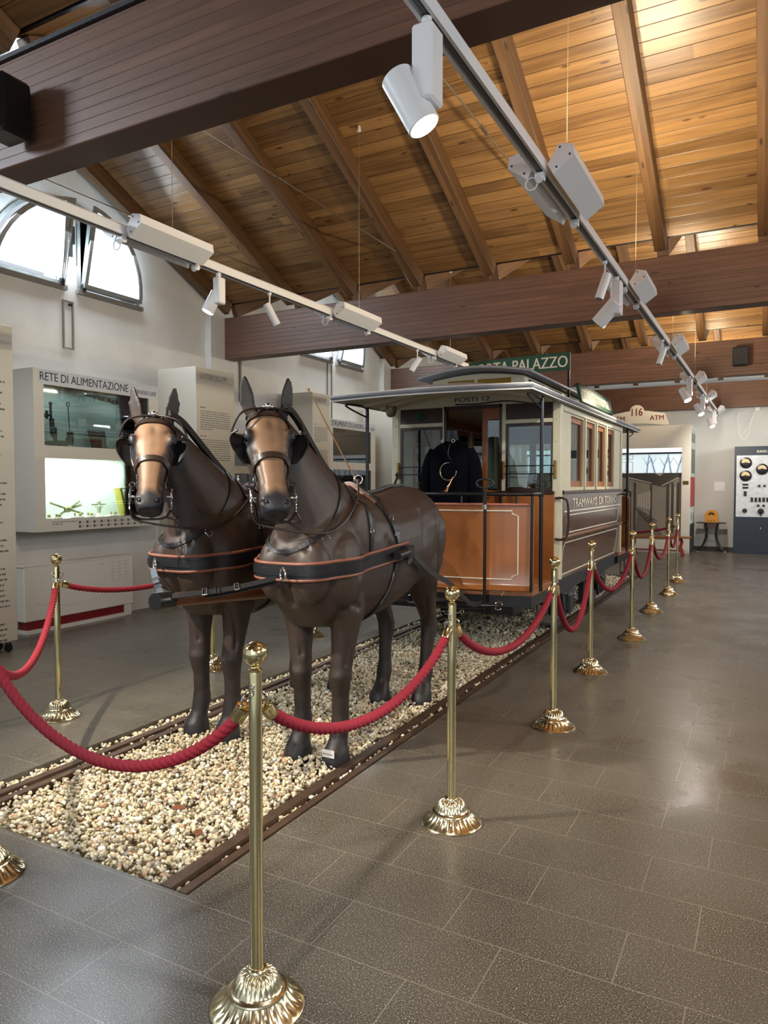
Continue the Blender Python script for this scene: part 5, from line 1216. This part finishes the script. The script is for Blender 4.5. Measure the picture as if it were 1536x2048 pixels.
MB().cyl((-2.56,6.05,ZF),(-2.56,6.05,1.03),.02,12).build('stand_pole', M_blackpaint, jt, True)
MB().lathe([(.16,0),(.16,.015),(.03,.03),(.02,.03)],(-2.56,6.05,ZF)).build('stand_foot', M_blackpaint, jt, True)
ht = thing('post_horn', (-2.535,5.90,1.52), 'small brass curled horn hanging on the front of the black coat', 'horn')
cc = Vector((-2.525,5.893,1.57)); pts = [cc+Vector((.078*math.cos(a_),0,.078*math.sin(a_))) for a_ in [math.radians(80+i*12) for i in range(25)]]
endp = pts[-1]; MB().tube(pts,.0048,8).build('curled_tube', mat('horn_brass',(190,170,140),.2,1.0), ht, 'all')
MB().tube([(-2.475,5.89,1.52),(-2.505,5.885,1.455),(-2.53,5.88,1.41),(-2.545,5.877,1.385),(-2.549,5.876,1.378)],[.005,.009,.016,.030,.034],16).build('bell_flare', mat('horn_copper',(186,134,96),.2,1.0), ht, True)
# whip and reins holder
w = MB(); w.tube([(-3.10,5.62,1.15),(-3.40,5.52,1.72),(-3.69,5.42,2.31)],[.0095,.007,.004],10)
t = thing('driving_whip', (-3.10,5.62,1.15), 'thin tan driving whip leaning up from the far left corner of the platform', 'whip')
w.build('whip_stick', mat('cane_wood',(176,132,82),.5), t, True)
MB().ell((-3.695,5.418,2.315),.012,.012,.014,10,8).build('whip_tip', mat('cane_wood',(176,132,82),.5), t, True)
t = thing('rein_lever', (-2.95,5.60,1.40), 'black curved lever standing over the dash rail behind the horse rump', 'lever')
MB().tube(catmull([(-3.35,5.58,1.36),(-3.1,5.56,1.40),(-2.92,5.55,1.43),(-2.87,5.55,1.49),(-2.86,5.55,1.53)],6),.010,10).build('lever_arm', M_blackpaint, t, True)
MB().ell((-2.86,5.55,1.54),.018,.018,.018,12,8).build('lever_knob', M_blackpaint, t, True)
# ------------------------------------------------------------------ wall showcases
rng = random.Random(3)
def words(mb, ox, o, rv, uv, width, lines, pitch, h, seed, ragged=True, d=.001):
    """a block of small printed lines, each line a row of word-long strokes"""
    r = random.Random(seed); rv = Vector(rv); uv = Vector(uv); nv = rv.cross(uv); o = Vector(o)
    for i in range(lines):
        x = 0; lw = width*(r.uniform(.93,1) if i < lines-1 else r.uniform(.3,.6))
        while x < lw:
            w_ = r.uniform(.012,.045); w_ = min(w_, lw-x)
            p = o+rv*x-uv*(i*pitch)
            mb.add([p+nv*d,p+rv*w_+nv*d,p+rv*w_+uv*h+nv*d,p+uv*h+nv*d],[(0,1,2,3)]); x += w_+r.uniform(.006,.012)
    return mb
XF = -6.10
M_case_in = mat('case_interior',(180,192,188),.8); M_case_w = mat('case_white',(206,202,192),.45)
def showcase(y0,y1,z0,z1,label,title,sub,w1,w2,title_w,lit):
    t = thing('showcase', (XF-.17,(y0+y1)/2,z0), label, 'display case', 'white wall showcases')
    holes('front_frame', rect(y0,z0,y1,z1), [rect(*w1),rect(*w2)], .02, lambda u,v,d: (XF-.02+d,u,v), M_case_w, t)
    MB().box((XL+.002,y0,z1-.02),(XF-.02,y1,z1)).box((XL+.002,y0,z0),(XF-.02,y1,z0+.02)).box((XL+.002,y0,z0+.02),(XF-.02,y0+.02,z1-.02)).box((XL+.002,y1-.02,z0+.02),(XF-.02,y1,z1-.02)).build('carcass', M_case_w, t)
    MB().box((XL+.004,y0+.02,z0+.02),(XL+.014,y1-.02,z1-.02)).build('back_panel', M_case_in, t)
    MB().box((XL+.015,y0+.02,w1[1]-.03),(XF-.022,y1-.02,w1[1]-.005)).build('shelf', M_case_w, t)
    MB().box((XL+.015,y0+.02,w2[1]-.03),(XF-.022,y1-.02,w2[1]-.005)).build('shelf', M_case_w, t)
    for w_ in (w1,w2): MB().box((XF-.014,w_[0]-.005,w_[1]-.005),(XF-.010,w_[2]+.005,w_[3]+.005)).build('glass_pane', M_glass2, t)
    MB().box((XF,y0+.05,z1-.135),(XF+.002,y1-.02,z1-.005)).build('title_strip', mat('title_strip',(196,200,208),.5), t)
    text_mb(title,(XF+.003,y0+.07,z1-.108),(0,1,0),(0,0,1),title_w,.08,.001,bold=.005).build('title_lettering', M_txt, t)
    if sub: text_mb(sub,(XF+.003,y0+.07+title_w+.03,z1-.11),(0,1,0),(0,0,1),y1-y0-title_w-.13,.045,.001,slant=.25).build('subtitle_lettering', M_txt, t)
    lamp_area('case_light', (XF-.13,(y0+y1)/2,w1[3]-.01), (XF-.20,(y0+y1)/2,w1[1]), y1-y0-.25, .06, 2.5, (.9,1.0,.98))  # weak fill added to brighten the upper compartment
    if lit:
        MB().box((XF-.10,w2[0]+.05,w2[3]+.02),(XF-.07,w2[2]-.05,w2[3]+.045)).build('tube_lamp', M_lamp, t)
        lamp_area('case_light', (XF-.13,(y0+y1)/2,w2[3]-.01), (XF-.24,(y0+y1)/2,w2[1]), y1-y0-.25, .06, lit, (1.0,.98,.86))
    return t
s1 = showcase(4.38,5.94,1.0,2.555,'white showcase titled rete di alimentazione, lower half brightly lit, on the left wall','RETE DI ALIMENTAZIONE','OVERHEAD LINE',(4.49,1.83,5.80,2.41),(4.49,1.12,5.81,1.71),1.06,30)
b = MB(); words(b,0,(XF+.0005,4.56,1.085),(0,1,0),(0,0,1),.30,2,.022,.008,4); b.build('caption_print', M_txtgrey, s1)
for r_ in range(2):
    for c_ in range(10):
        y = 4.86+c_*.088; z = 1.075-r_*.042
        MB().box((XF,y,z-.012),(XF+.001,y+.026,z+.014)).build('key_square', mat('key_grey',(92,88,86),.6) , s1)
nums = [['11','12','22','23','24','31','32','34','35','41'],['69','68','81','82','83','84','127','128','136','137']]
for r_ in range(2):
    b = MB()
    for c_ in range(10): text_mb(nums[r_][c_],(XF+.0005,4.86+c_*.088+.032,1.066-r_*.042),(0,1,0),(0,0,1),.03 if len(nums[r_][c_])<3 else .04,.018,.0006,mb=b)
    b.build('key_numbers', M_txtgrey, s1)
s2 = showcase(7.02,8.40,1.0,2.30,'white showcase half hidden behind the right horse head, letter D showing','D','',(7.12,1.70,8.28,2.12),(7.12,1.10,8.28,1.60),.07,9)
s3 = showcase(9.50,11.0,1.0,2.50,'white showcase titled strumenti di lavoro, behind the whip and black canopy post','STRUMENTI DI LAVORO','WORK TOOLS',(9.62,1.82,10.84,2.36),(9.62,1.12,10.84,1.70),1.02,0)
# objects in the showcases
M_art = mat('old_iron',(46,38,34),.5,.3,noise=.3,nscale=30); M_artg = mat('painted_green_iron',(130,134,96),.5,.2,noise=.2); M_artw = mat('porcelain',(196,198,186),.2); M_artb = mat('old_brass_tool',(150,134,80),.4,.6)
def item(name, loc, label, cat, parts):
    t = thing(name, loc, label, cat, None)
    for nm, b, m in parts:
        b.v = [(v[0]+loc[0],v[1]+loc[1],v[2]+loc[2]) for v in b.v]; b.build(nm, m, t, True)
xc = -6.26; zs1 = 1.825; zs2 = 1.115
item('suspension_hanger',(xc,4.56,2.13),'dark hanging iron fitting at the left edge of the upper glass','fitting',[('casting',MB().ell((0,-.02,0),.05,.05,.10,12,8).box((-.02,-.07,-.02),(.02,.05,.02)),M_art),('arm',MB().cyl((0,.03,0),(0,.13,.01),.012,8).box((-.01,.07,-.03),(.01,.085,.05)),M_art)])
item('insulated_rod',(xc,4.70,zs1),'tall dark insulator rod standing in the upper showcase','rod',[('rod',MB().cyl((0,-.01,.10),(0,-.02,.42),.012,10).ell((0,-.02,.43),.018,.018,.018),M_art),('clamp',MB().cyl((0,0,.12),(0,-.01,.28),.024,12).box((-.02,.015,.05),(.02,.035,.2)).box((-.02,-.05,0),(.02,.03,.06)),M_art)])
item('hook_weight',(xc,4.90,zs1),'thin rod with ring top and cylindrical weight in the upper showcase','tool',[('rod',MB().cyl((0,0,.12),(0,-.02,.42),.005,8).torus((0,-.02,.44),.02,.005,(0,1,0),(0,0,1)),M_art),('weight',MB().cyl((0,0,.06),(0,0,.16),.035,16),M_art)])
item('trolley_head',(xc,4.74,zs1),'low dark trolley arm lying across the upper shelf','tool',[('arm',MB().tube([(0,-.2,.03),(0,.0,.05)],.016,10),M_art),('head',MB().box((-.03,0,0),(.03,.12,.07),.01).box((-.02,.12,.03),(.02,.18,.10)),M_art)])
item('ribbed_cleat',(xc,5.20,zs1),'slanted dark ribbed block leaning on the upper shelf','fitting',[('plate',MB().prism([(-.02,0),(.09,0),(.06,.20),(-.08,.20)],lambda u,v,d:(d,u,v),-.02,.02),mat('rust_brown',(80,50,40),.6,.2,noise=.3)),('ribs',MB().prism([(.09,.0),(.14,.0),(.11,.20),(.06,.20)],lambda u,v,d:(d,u,v),-.03,.03).ell((0,.15,.03),.02,.02,.03).ell((0,.13,.10),.02,.02,.03).ell((0,.11,.17),.02,.02,.03),M_art)])
item('wooden_beam_piece',(xc+.02,5.28,2.33),'dark wooden beam piece hanging under the top of the showcase','wood piece',[('beam',MB().prism([(-.22,.05),(.20,-.01),(.22,.03),(-.20,.075)],lambda u,v,d:(d,u,v),-.03,.03),M_art)])
item('crossing_frog',(xc,4.86,zs2),'greenish four armed overhead wire crossing in the lit case','fitting',[('hub',MB().ell((0,0,.09),.03,.045,.035),M_artg),('arms',MB().tube([(0,-.2,.16),(0,.0,.09),(0,.18,.04)],.012,8).tube([(0,.14,.17),(0,0,.09),(0,-.12,.02)],.012,8).tube([(0,.16,.13),(0,0,.09)],.012,8),M_artg)])
item('bell_insulator',(xc,5.24,zs2),'ribbed insulator with wide arms in the lit case','insulator',[('core',MB().lathe([(.05,0),(.045,.02),(.02,.04),(.02,.09),(.04,.10),(.04,.115),(.018,.12),(.018,.15),(.028,.16),(.02,.185)],(0,0,0),18),M_artw),('arms',MB().tube([(0,-.09,.13),(0,.09,.13)],.008,8),M_artg)])
item('clamp_frame',(xc,5.56,zs2),'tilted yellowish frame with wire coil at the right of the lit case','fitting',[('board',MB().prism([(.0,0),(.03,0),(-.05,.30),(-.08,.30)],lambda u,v,d:(d,u,v),-.05,.05),mat('yellow_board',(190,184,80),.5)),('coil',MB().box((-.03,.04,.10),(.03,.13,.27),.01).torus((0,.02,.30),.03,.01,(0,1,0),(1,0,0)).torus((0,.09,.30),.03,.01,(0,1,0),(1,0,0)),M_artg)])
for i,(y,w_,l) in enumerate(((4.58,.05,'left end'),(4.70,.04,'beside the four armed crossing'),(4.93,.07,'below the four armed crossing'),(5.08,.05,'between crossing and insulator'),(5.38,.06,'right of the insulator'),(5.72,.05,'right end'))):
    item('small_fitting',(xc+.06,y,zs2),'small pale clamp lying at the %s of the lit case floor' % l,'fitting',[('base',MB().box((-.02,-w_,0),(.02,w_,.018),.005),M_artw),('stud',MB().ell((0,w_*.4,.03),.014,.018,.02).cyl((0,-w_*.5,.018),(0,-w_*.5,.05),.008,8),M_artb)])
for i,(y,h_,m_,l) in enumerate(((9.72,.22,M_artw,'leftmost white'),(9.80,.12,M_artw,'short white'),(10.02,.09,M_txt,'dark blue'),(10.20,.13,M_artw,'narrow pale'),(10.42,.20,M_artb,'yellowish'),(10.60,.10,M_art,'low dark'))):
    item('work_tool',(xc+.04,y,1.815),'%s small tool upright in the strumenti showcase' % l,'tool',[('handle',MB().cyl((0,0,.02),(0,0,h_),.018,10),m_),('foot',MB().box((-.03,-.035,0),(.03,.035,.02)),M_art)])
for i,(y,h_,l) in enumerate(((7.3,.2,'tall'),(7.55,.1,'low'))):
    item('work_tool',(xc+.04,y,1.095),'%s pale object in the case behind the horse head' % l,'tool',[('body',MB().cyl((0,0,.0),(0,0,h_),.03,12),M_artw),('cap',MB().ell((0,0,h_),.03,.03,.02),M_artb)])
# ------------------------------------------------------------------ text boxes projecting from the wall
M_board = mat('warm_white_board',(206,200,186),.55)
def textbox(y0,y1,xf,z0,z1,label,seed,name='text_pillar'):
    t = thing(name,((XL+xf)/2,(y0+y1)/2,z0),label,'text panel','projecting white text pillars')
    MB().box((XL+.002,y0,z0),(xf,y1,z1),.004).build('box_body', M_board, t)
    w_ = y1-y0
    text_mb("LA STORIA DELL'ATM",(xf+.001,y0+.10*w_,z1-.13),(0,1,0),(0,0,1),w_*.68,.065,.001).build('heading_lettering', M_txtgrey, t)
    text_mb("LA STORIA DELL'ATM",(xf+.0008,y0+.14*w_,z1-.155),(0,1,0),(0,0,1),w_*.80,.022,.001).build('ghost_lettering', mat('pale_lettering',(168,166,160),.7), t)
    b = MB(); z = z1-.50
    for k,(n_,) in enumerate(((9,),(11,),(10,),(9,),(8,))):
        words(b,0,(xf+.0006,y0+.10*w_,z+.03),(0,1,0),(0,0,1),w_*.30,1,.03,.012,seed*9+k)
        words(b,0,(xf+.0006,y0+.10*w_,z-.01),(0,1,0),(0,0,1),w_*.80,n_,.026,.009,seed*31+k); z -= n_*.026+.10
        if z < z0+.2: break
    b.build('printed_text', M_txtgrey, t)
    return t
textbox(6.27,6.94,-5.84,0.0,2.82,"tall white text pillar headed la storia dell'atm between the two horse heads",1)
textbox(8.66,9.12,-5.84,0.0,2.80,"tall white text pillar headed la storia dell'atm behind the driving whip",2)
textbox(11.15,11.6,-5.84,0.0,2.80,'plain side of a white text pillar seen left of the tram body',3)
# free standing panel on castors, left edge
t = thing('rolling_panel',(-5.87,3.2,0.0),'white free-standing text panel on castors cut by the left picture edge','text panel')
PX = -5.84
MB().box((PX-.06,2.75,.08),(PX,4.0,2.83),.003).build('panel_board', M_board, t)
text_mb("LA STORIA DELL'ATM",(PX+.001,2.85,2.68),(0,1,0),(0,0,1),1.02,.09,.001).build('heading_lettering', M_txtgrey, t)
text_mb("DELL'ATM",(PX+.001,3.885,2.665),(0,1,0),(0,0,1),.10,.03,.001).build('ghost_lettering', mat('pale_lettering',(168,166,160),.7), t)
b = MB(); z = 2.33
for k,n_ in enumerate((12,3,7,2,4,9,5)):
    words(b,0,(PX+.0006,2.9,z),(0,1,0),(0,0,1),1.03,n_,.047,.016,70+k); z -= n_*.047+.06
b.build('printed_text', M_txtgrey, t)
for y in (2.85,3.88):
    for x in (-5.93,-5.80):
        c = MB().tube([(x-.012,y,.035),(x+.012,y,.035)],.034,16).box((x-.016,y-.02,.035),(x+.016,y+.02,.08)).build('castor', M_blackpaint, t, True)
# ------------------------------------------------------------------ convector heater
t = thing('convector_heater',(-6.45+.15,5.1,0),'long white wall heater with red kick strip under the lit showcase','heater')
HX = -6.29
MB().box((XL+.003,4.38,.12),(HX,5.72,.66),.008).build('casing', M_white, t)
MB().box((XL+.003,4.36,.655),(HX+.006,5.74,.672),.004).build('top_lid', M_white, t)
MB().box((XL+.02,4.42,.035),(HX-.02,5.60,.12)).build('red_kick_strip', mat('dark_red_enamel',(122,26,32),.35), t)
MB().box((XL+.02,4.40,0.0),(HX+.01,5.60,.035)).build('base_plinth', M_white, t)
MB().box((XL+.02,5.60,0.0),(HX-.01,5.70,.13)).build('foot', M_white, t)
b = MB(); words(b,0,(HX+.0006,5.28,.60),(0,1,0),(0,0,1),.05,1,.03,.01,5)
for r_ in range(6):
    for c_ in range(3): words(b,0,(HX+.0006,5.42+c_*.09,.61-r_*.038),(0,1,0),(0,0,1),.05,2,.010,.004,200+r_*3+c_)
b.build('instruction_print', mat('pale_lettering',(168,166,160),.7), t)
MB().torus((HX+.0015,4.95,1.85),1.62,.0022,(0,1,0),(0,0,1),30,4,-1.86,-1.27).build('pressed_line', mat('pale_line',(196,194,190),.5), t, True)
# thermostat frame on the wall under the window mullion, dangling wire, conduit
t = thing('wall_cable_duct',(XL+.01,5.04,2.86),'small empty rectangular metal duct frame under the half round windows','cable duct')
holes('duct_frame', rect(4.975,2.86,5.105,3.36), [rect(4.990,2.875,5.090,3.345)], .02, lambda u,v,d: (XL+d+.001,u,v), M_grey, t)
MB().box((XL+.001,5.05,3.31),(XL+.018,5.09,3.335)).build('latch', M_blackiron, t)
for y,z0,z1,l in ((7.335,2.85,3.62,'thin grey vertical conduit pair left of the second beam end'),(10.08,2.4,3.45,'thin grey vertical conduit pair under the farther half round windows')):
    t = thing('conduit',(XL+.01,y,z0),l,'conduit','conduits on the window wall')
    MB().box((XL+.002,y-.10,z0),(XL+.02,y-.085,z1)).build('pipe', M_grey, t); MB().box((XL+.002,y+.03,z0),(XL+.02,y+.045,z1)).build('pipe', M_grey, t)
# ------------------------------------------------------------------ end wall: kiosk, bench, radio table, panel
KY = 16.3; KX0, KX1 = -5.4, -1.47
t = thing('tram_kiosk',((KX0+KX1)/2,(KY+YE)/2,0),'white kiosk shaped like tram 116 against the end wall, with arch sign','kiosk')
M_kiosk = mat('kiosk_cream',(226,220,204),.5)
holes('front_wall', rect(KX0,0,KX1,2.72), [rect(-5.0,.28,-1.64,2.245)], .06, lambda u,v,d: (u,KY+.06-d,v), M_kiosk, t)
MB().box((KX0,KY+.06,2.66),(KX1,YE-.002,2.72)).box((KX1-.06,KY+.06,0),(KX1,YE-.002,2.66)).box((KX0,KY+.06,0),(KX0+.06,YE-.002,2.66)).build('kiosk_body', M_kiosk, t)
# side picture of a tram: red and white bands and windows
s_ = MB().box((KX1,KY+.06,0.0),(KX1+.006,YE-.01,.62)).build('side_dark_skirt', mat('dark_green_print',(42,52,46),.6), t)
MB().box((KX1,KY+.06,.62),(KX1+.006,YE-.01,.98)).build('side_pale_band', mat('pale_print',(196,206,200),.5), t)
MB().box((KX1,KY+.06,.98),(KX1+.006,YE-.01,1.62)).build('side_red_band', mat('red_print',(164,44,46),.5), t)
MB().box((KX1,KY+.06,1.62),(KX1+.006,YE-.01,2.66)).build('side_upper_print', mat('pale_print',(196,206,200),.5), t)
for y0 in (KY+.12,KY+.55):
    MB().box((KX1+.006,y0,1.70),(KX1+.009,y0+.36,2.22)).build('printed_window', mat('print_dark_glass',(50,62,60),.3), t)
    MB().box((KX1+.006,y0,2.36),(KX1+.009,y0+.32,2.56)).build('printed_window', mat('print_dark_glass',(50,62,60),.3), t)
    MB().box((KX1+.006,y0+.02,.70),(KX1+.009,y0+.30,.86)).build('printed_vent', mat('print_grey',(150,156,150),.6), t)
# recess: light box, ceiling strip, bright poster with tree picture, sepia photo of a tram interior
MB().box((-5.0,KY+.10,1.71),(-1.64,KY+.14,2.12)).build('backlit_picture', mat('backlit_white',(220,232,236),.4,emit=(214,232,238),es=.75), t)
MB().box((-5.0,KY+.02,2.115),(-1.64,KY+.10,2.15)).build('black_strip', M_blackpaint, t)
MB().box((-5.0,KY+.02,2.15),(-1.64,KY+.10,2.24)).build('light_diffuser', mat('backlit_white2',(230,238,240),.4,emit=(226,238,242),es=.8), t)
rt_ = mat('pale_blue_print',(150,176,196),.5,emit=(130,156,180),es=.35)
yk = KY+.098
bt = MB()
for i,(x,lean) in enumerate(((-2.35,.02),(-2.18,-.06),(-2.02,.05),(-1.86,-.03),(-1.74,.05))):
    bt.tube([(x,yk,1.71),(x+lean,yk,1.92),(x+lean*2.2,yk,2.11)],[.020,.014,.007],6).tube([(x+lean,yk,1.90),(x+lean+.09,yk,2.04)],[.009,.004],6).tube([(x+lean*.6,yk,1.86),(x-.08,yk,2.05)],[.009,.004],6)
bt.build('printed_tree_trunks', rt_, t, True)
for x in (-3.02,-2.89,-2.74):
    for z0,z1 in ((1.73,1.96),(2.01,2.10)): holes('red_picture_frame', rect(x,z0,x+.10,z1), [rect(x+.008,z0+.008,x+.092,z1-.008)], .004, lambda u,v,d: (u,yk-d,v), mat('thin_red_print',(150,90,90),.5), t)
# sepia interior photograph, built as flat print with its drawn shapes
M_sep = mat('sepia_ground',(150,142,126),.6,noise=.06,nscale=3); M_sepd = mat('sepia_dark',(76,70,62),.6); M_sepm = mat('sepia_mid',(112,104,92),.6); M_sepl = mat('sepia_light',(190,182,164),.6)
MB().box((-5.0,KY+.10,.28),(-1.64,KY+.14,1.71)).build('photo_print', M_sep, t)
def flat(nm, polys, m, d=.0): 
    b = MB()
    for P in polys: b.prism(P, lambda u,v,dd: (u,KY+.099-d-dd*.001,v), 0, 1)
    return b.build(nm, m, t)
flat('print_ceiling', [[(-2.88,1.71),(-1.64,1.71),(-1.64,1.64),(-2.0,1.40),(-2.25,1.46),(-2.88,1.62)]], M_sepd)
flat('print_roof_light', [[(-2.2,1.71),(-2.0,1.71),(-2.08,1.64)],[(-2.75,1.60),(-2.25,1.48),(-2.25,1.50),(-2.75,1.63)],[(-2.05,1.44),(-1.72,1.62),(-1.70,1.60),(-2.04,1.42)]], M_sepl, .002)
flat('print_posts', [[(x,.42),(x+w_,.42),(x+w_,1.5),(x,1.5)] for x,w_ in ((-2.62,.05),(-2.28,.045),(-1.95,.06),(-1.85,.05),(-1.74,.05))], M_sepd, .001)
flat('print_window_bays', [[(-2.53+i*.055,.98-.015*i),(-2.49+i*.055,.98-.015*i),(-2.49+i*.055,1.24+.02*i),(-2.53+i*.055,1.24+.02*i)] for i in range(5)]+[[(-1.88,.5),(-1.86,.5),(-1.86,1.4),(-1.88,1.4)],[(-1.79,.5),(-1.76,.5),(-1.76,1.4),(-1.79,1.4)]], M_sepl, .002)
flat('print_floor', [[(-2.60,.28),(-1.95,.28),(-2.22,.70),(-2.52,.92)]], M_sepm)
for i in range(6):
    x = -2.54+i*.062; z = .93-i*.052; r_ = .035+.012*i
    MB().tube([(x+r_*math.cos(a_),KY+.095-.002*i,z+r_*.45*math.sin(a_)) for a_ in [2*math.pi*k/16 for k in range(16)]],.005,6,closed=True).tube([(x,KY+.095-.002*i,z-r_*.45),(x,KY+.095-.002*i,z-r_*1.3)],.006,6).build('printed_seat', M_sepd, t, True)
MB().box((-1.615,KY-.004,1.455),(-1.50,KY,1.535)).build('brass_plaque', mat('aged_plaque',(92,78,34),.4,.6), t)
MB().box((-3.0,KY-.001,.06),(-1.55,KY+.001,.07)).build('base_line', M_sepd, t)
# arch sign
P = [(-3.24,2.73),(-3.16,3.0)]+[(-3.16+1.22*i/16, 3.0+.085*math.sin(math.pi*i/16)) for i in range(1,16)]
P = [(-3.22,2.73),(-3.12,2.98),(-2.80,3.04),(-2.70,3.05)]+[(-2.555+.145*math.cos(math.pi-math.pi*i/10),3.05+.13*math.sin(math.pi*i/10)) for i in range(1,10)]+[(-2.41,3.05),(-2.31,3.04),(-1.99,2.98),(-1.89,2.73),(-2.02,2.73)]+[(-2.02-1.07*i/10, 2.73+.05*math.sin(math.pi*i/10)) for i in range(1,10)]+[(-3.09,2.73)]
a_ = MB().prism(P, lambda u,v,d: (u,KY-.02+d,v), 0, .04).build('arch_sign', M_kiosk, t)
text_mb('116',(-2.665,KY-.021,2.945),(1,0,0),(0,0,1),.22,.16,.002,bold=.03).build('sign_lettering', M_redtxt, a_)
text_mb('ATM',(-2.29,KY-.021,2.84),(1,0,0),(0,0,1),.28,.10,.002,bold=.03).build('sign_lettering', M_redtxt, a_)
text_mb('ATM',(-3.09,KY-.021,2.84),(1,0,0),(0,0,1),.28,.10,.002,bold=.03).build('sign_lettering', M_redtxt, a_)
# bench
t = thing('long_bench',(-2.3,15.6,0),'long low bench with wooden seat and red legs in front of the kiosk','bench')
MB().box((-3.4,15.42,.375),(-1.38,15.78,.405),.006).build('bench_seat', M_vwood, t)
M_bred = mat('bench_red',(140,28,34),.4)
for x in (-3.2,-2.5,-1.58):
    for y in (15.46,15.74):
        MB().tube(catmull([(x,y,.375),(x+.03,y,.28),(x+.01,y,.18),(x+.05,y,.06),(x+.06,y,0)],5),.020,8).build('leg', M_bred, t, True)
MB().box((-3.2,15.59,.10),(-1.55,15.61,.12)).build('stretcher', M_bred, t)
# iron leg table with radio
t = thing('iron_leg_table',(-1.09,16.95,0),'small black table with curved iron legs beside the kiosk','table')
MB().box((-1.38,16.75,.625),(-.80,17.15,.645),.006).build('table_top', M_blackpaint, t)
for s in (-1,1):
    for y in (16.8,17.1):
        MB().tube(catmull([(-1.09+s*.13,y,.62),(-1.09+s*.10,y,.50),(-1.09+s*.10,y,.32),(-1.09+s*.18,y,.12),(-1.09+s*.27,y,.02)],6),.016,8).build('leg', M_blackpaint, t, True)
        MB().ell((-1.09+s*.27,y,.014),.025,.02,.014,10,6).build('foot_pad', M_chrome, t, 'all')
MB().cyl((-1.2,16.95,.40),(-.98,16.95,.40),.01,8).build('stretcher', M_blackpaint, t, True)
t = thing('cathedral_radio',(-1.09,16.95,.646),'rounded wooden radio with fretwork front on the black iron table','radio')
P = [(-1.22,.646),(-.955,.646),(-.955,.80)]+[(-1.0875+.1325*math.cos(math.pi*i/12),.80+.115*math.sin(math.pi*i/12)) for i in range(1,12)]+[(-1.22,.80)]
MB().prism(P, lambda u,v,d: (u,16.85+d,v), 0, .18).build('wood_case', mat('honey_wood',(190,130,48),.35), t)
for i in range(5):
    a_ = math.radians(30+30*i); c = Vector((-1.0875+.055*math.cos(a_),16.848,.79+.055*math.sin(a_)))
    MB().ell(c,.014,.004,.026,10,6,Matrix.Rotation(-(a_-math.pi/2),3,'Y')).build('fretwork_hole', mat('speaker_cloth',(60,34,18),.9), t, 'all')
for x in (-1.15,-1.09,-1.03): MB().tube([(x,16.85,.685),(x,16.838,.685)],.010,12).build('knob', mat('speaker_cloth',(60,34,18),.9), t, True)
# radio transmitter panel
t = thing('control_panel',(.35,17.0,0),'tall dark blue switchboard with marble face and round gauges, right picture edge','switchboard')
M_navy = mat('dark_slate_blue',(38,50,62),.5)
MB().box((-.66,16.86,0),(1.5,YE-.002,2.26),.004).build('cabinet', M_navy, t)
M_marb = mat('white_marble',(204,210,212),.35,noise=.14,nscale=12)
MB().box((-.62,16.85,.78),(1.44,16.862,2.07)).build('marble_face', M_marb, t)
text_mb('RADD.I',(-.24,16.858,2.125),(1,0,0),(0,0,1),.21,.05,.002,bold=.03).build('panel_lettering', M_letter, t)
for gx,gz in ((-.445,1.915),(-.445,1.645),(-.14,1.78),(.9,1.9),(.9,1.64),(.38,1.78)):
    g = MB().tube([(gx,16.85,gz),(gx,16.825,gz),(gx,16.82,gz)],[.115,.115,.10],28).build('gauge', M_blackpaint, t, True)
    MB().prism([(gx+.080*math.cos(a_),gz+.080*math.sin(a_)) for a_ in [math.radians(-5+i*19) for i in range(11)]]+[(gx-.035,gz-.0),(gx,gz+.018),(gx+.035,gz)], lambda u,v,d: (u,16.819-d,v), 0, .002).build('dial_face', M_gauge, g)
for x,z in ((-.19,1.43),(-.09,1.43),(-.20,1.02),(-.10,1.02)): MB().tube([(x,16.85,z),(x,16.83,z)],.025,16).build('push_button', M_blackpaint, t, True)
for x,z,r_ in ((-.45,.91,.045),(-.15,.90,.06)): MB().tube([(x,16.85,z),(x,16.82,z)],r_,20).build('rotary_knob', M_blackpaint, t, True)
MB().box((-.16,16.82,.80),(-.14,16.84,.88)).build('knob_handle', M_blackpaint, t)
for i in range(9): MB().box((-.34+i*.072,16.825,1.10),(-.30+i*.072,16.85,1.19),.003).build('switch', M_blackpaint, t)
for z in (1.46,1.395): MB().box((-.50,16.83,z-.018),(-.39,16.85,z+.018),.006).build('fuse_block', M_blackpaint, t)
MB().box((-.475,16.83,1.22),(-.42,16.85,1.32)).build('fuse_block', M_blackpaint, t)
MB().tube([(-.15,16.85,.55),(-.15,16.83,.55)],.012,12).tube([(-.17,16.835,.46),(-.14,16.835,.54)],.006,8).build('door_key', M_chrome, t, True)
# paper notice, ceiling lamp stub with loose wire
o = MB().box((-1.07,YE-.004,1.33),(-.86,YE-.001,1.52)).build('paper_notice', M_whiteg, loc=(-.965,YE-.002,1.33)); tag(o,'square white paper notice pinned on the end wall above the radio','notice')
t = thing('wall_socket_lamp',(-.26,YE-.03,3.06),'small white round junction box with loose cable loop high on the end wall','junction box')
MB().tube([(-.25,YE-.001,3.08),(-.25,YE-.05,3.08)],.05,16).build('round_box', M_whiteg, t, True)
MB().tube(catmull([(-.30,YE-.02,3.06),(-.40,YE-.02,2.75),(-.55,YE-.02,2.52),(-.60,YE-.02,2.50)],8),.006,6).tube(catmull([(-.32,YE-.02,3.08),(-.60,YE-.02,3.0),(-.62,YE-.02,2.75),(-.55,YE-.02,2.45),(-.42,YE-.02,2.52),(-.36,YE-.02,2.9)],8),.005,6).build('loose_cable', M_whiteg, t, True)
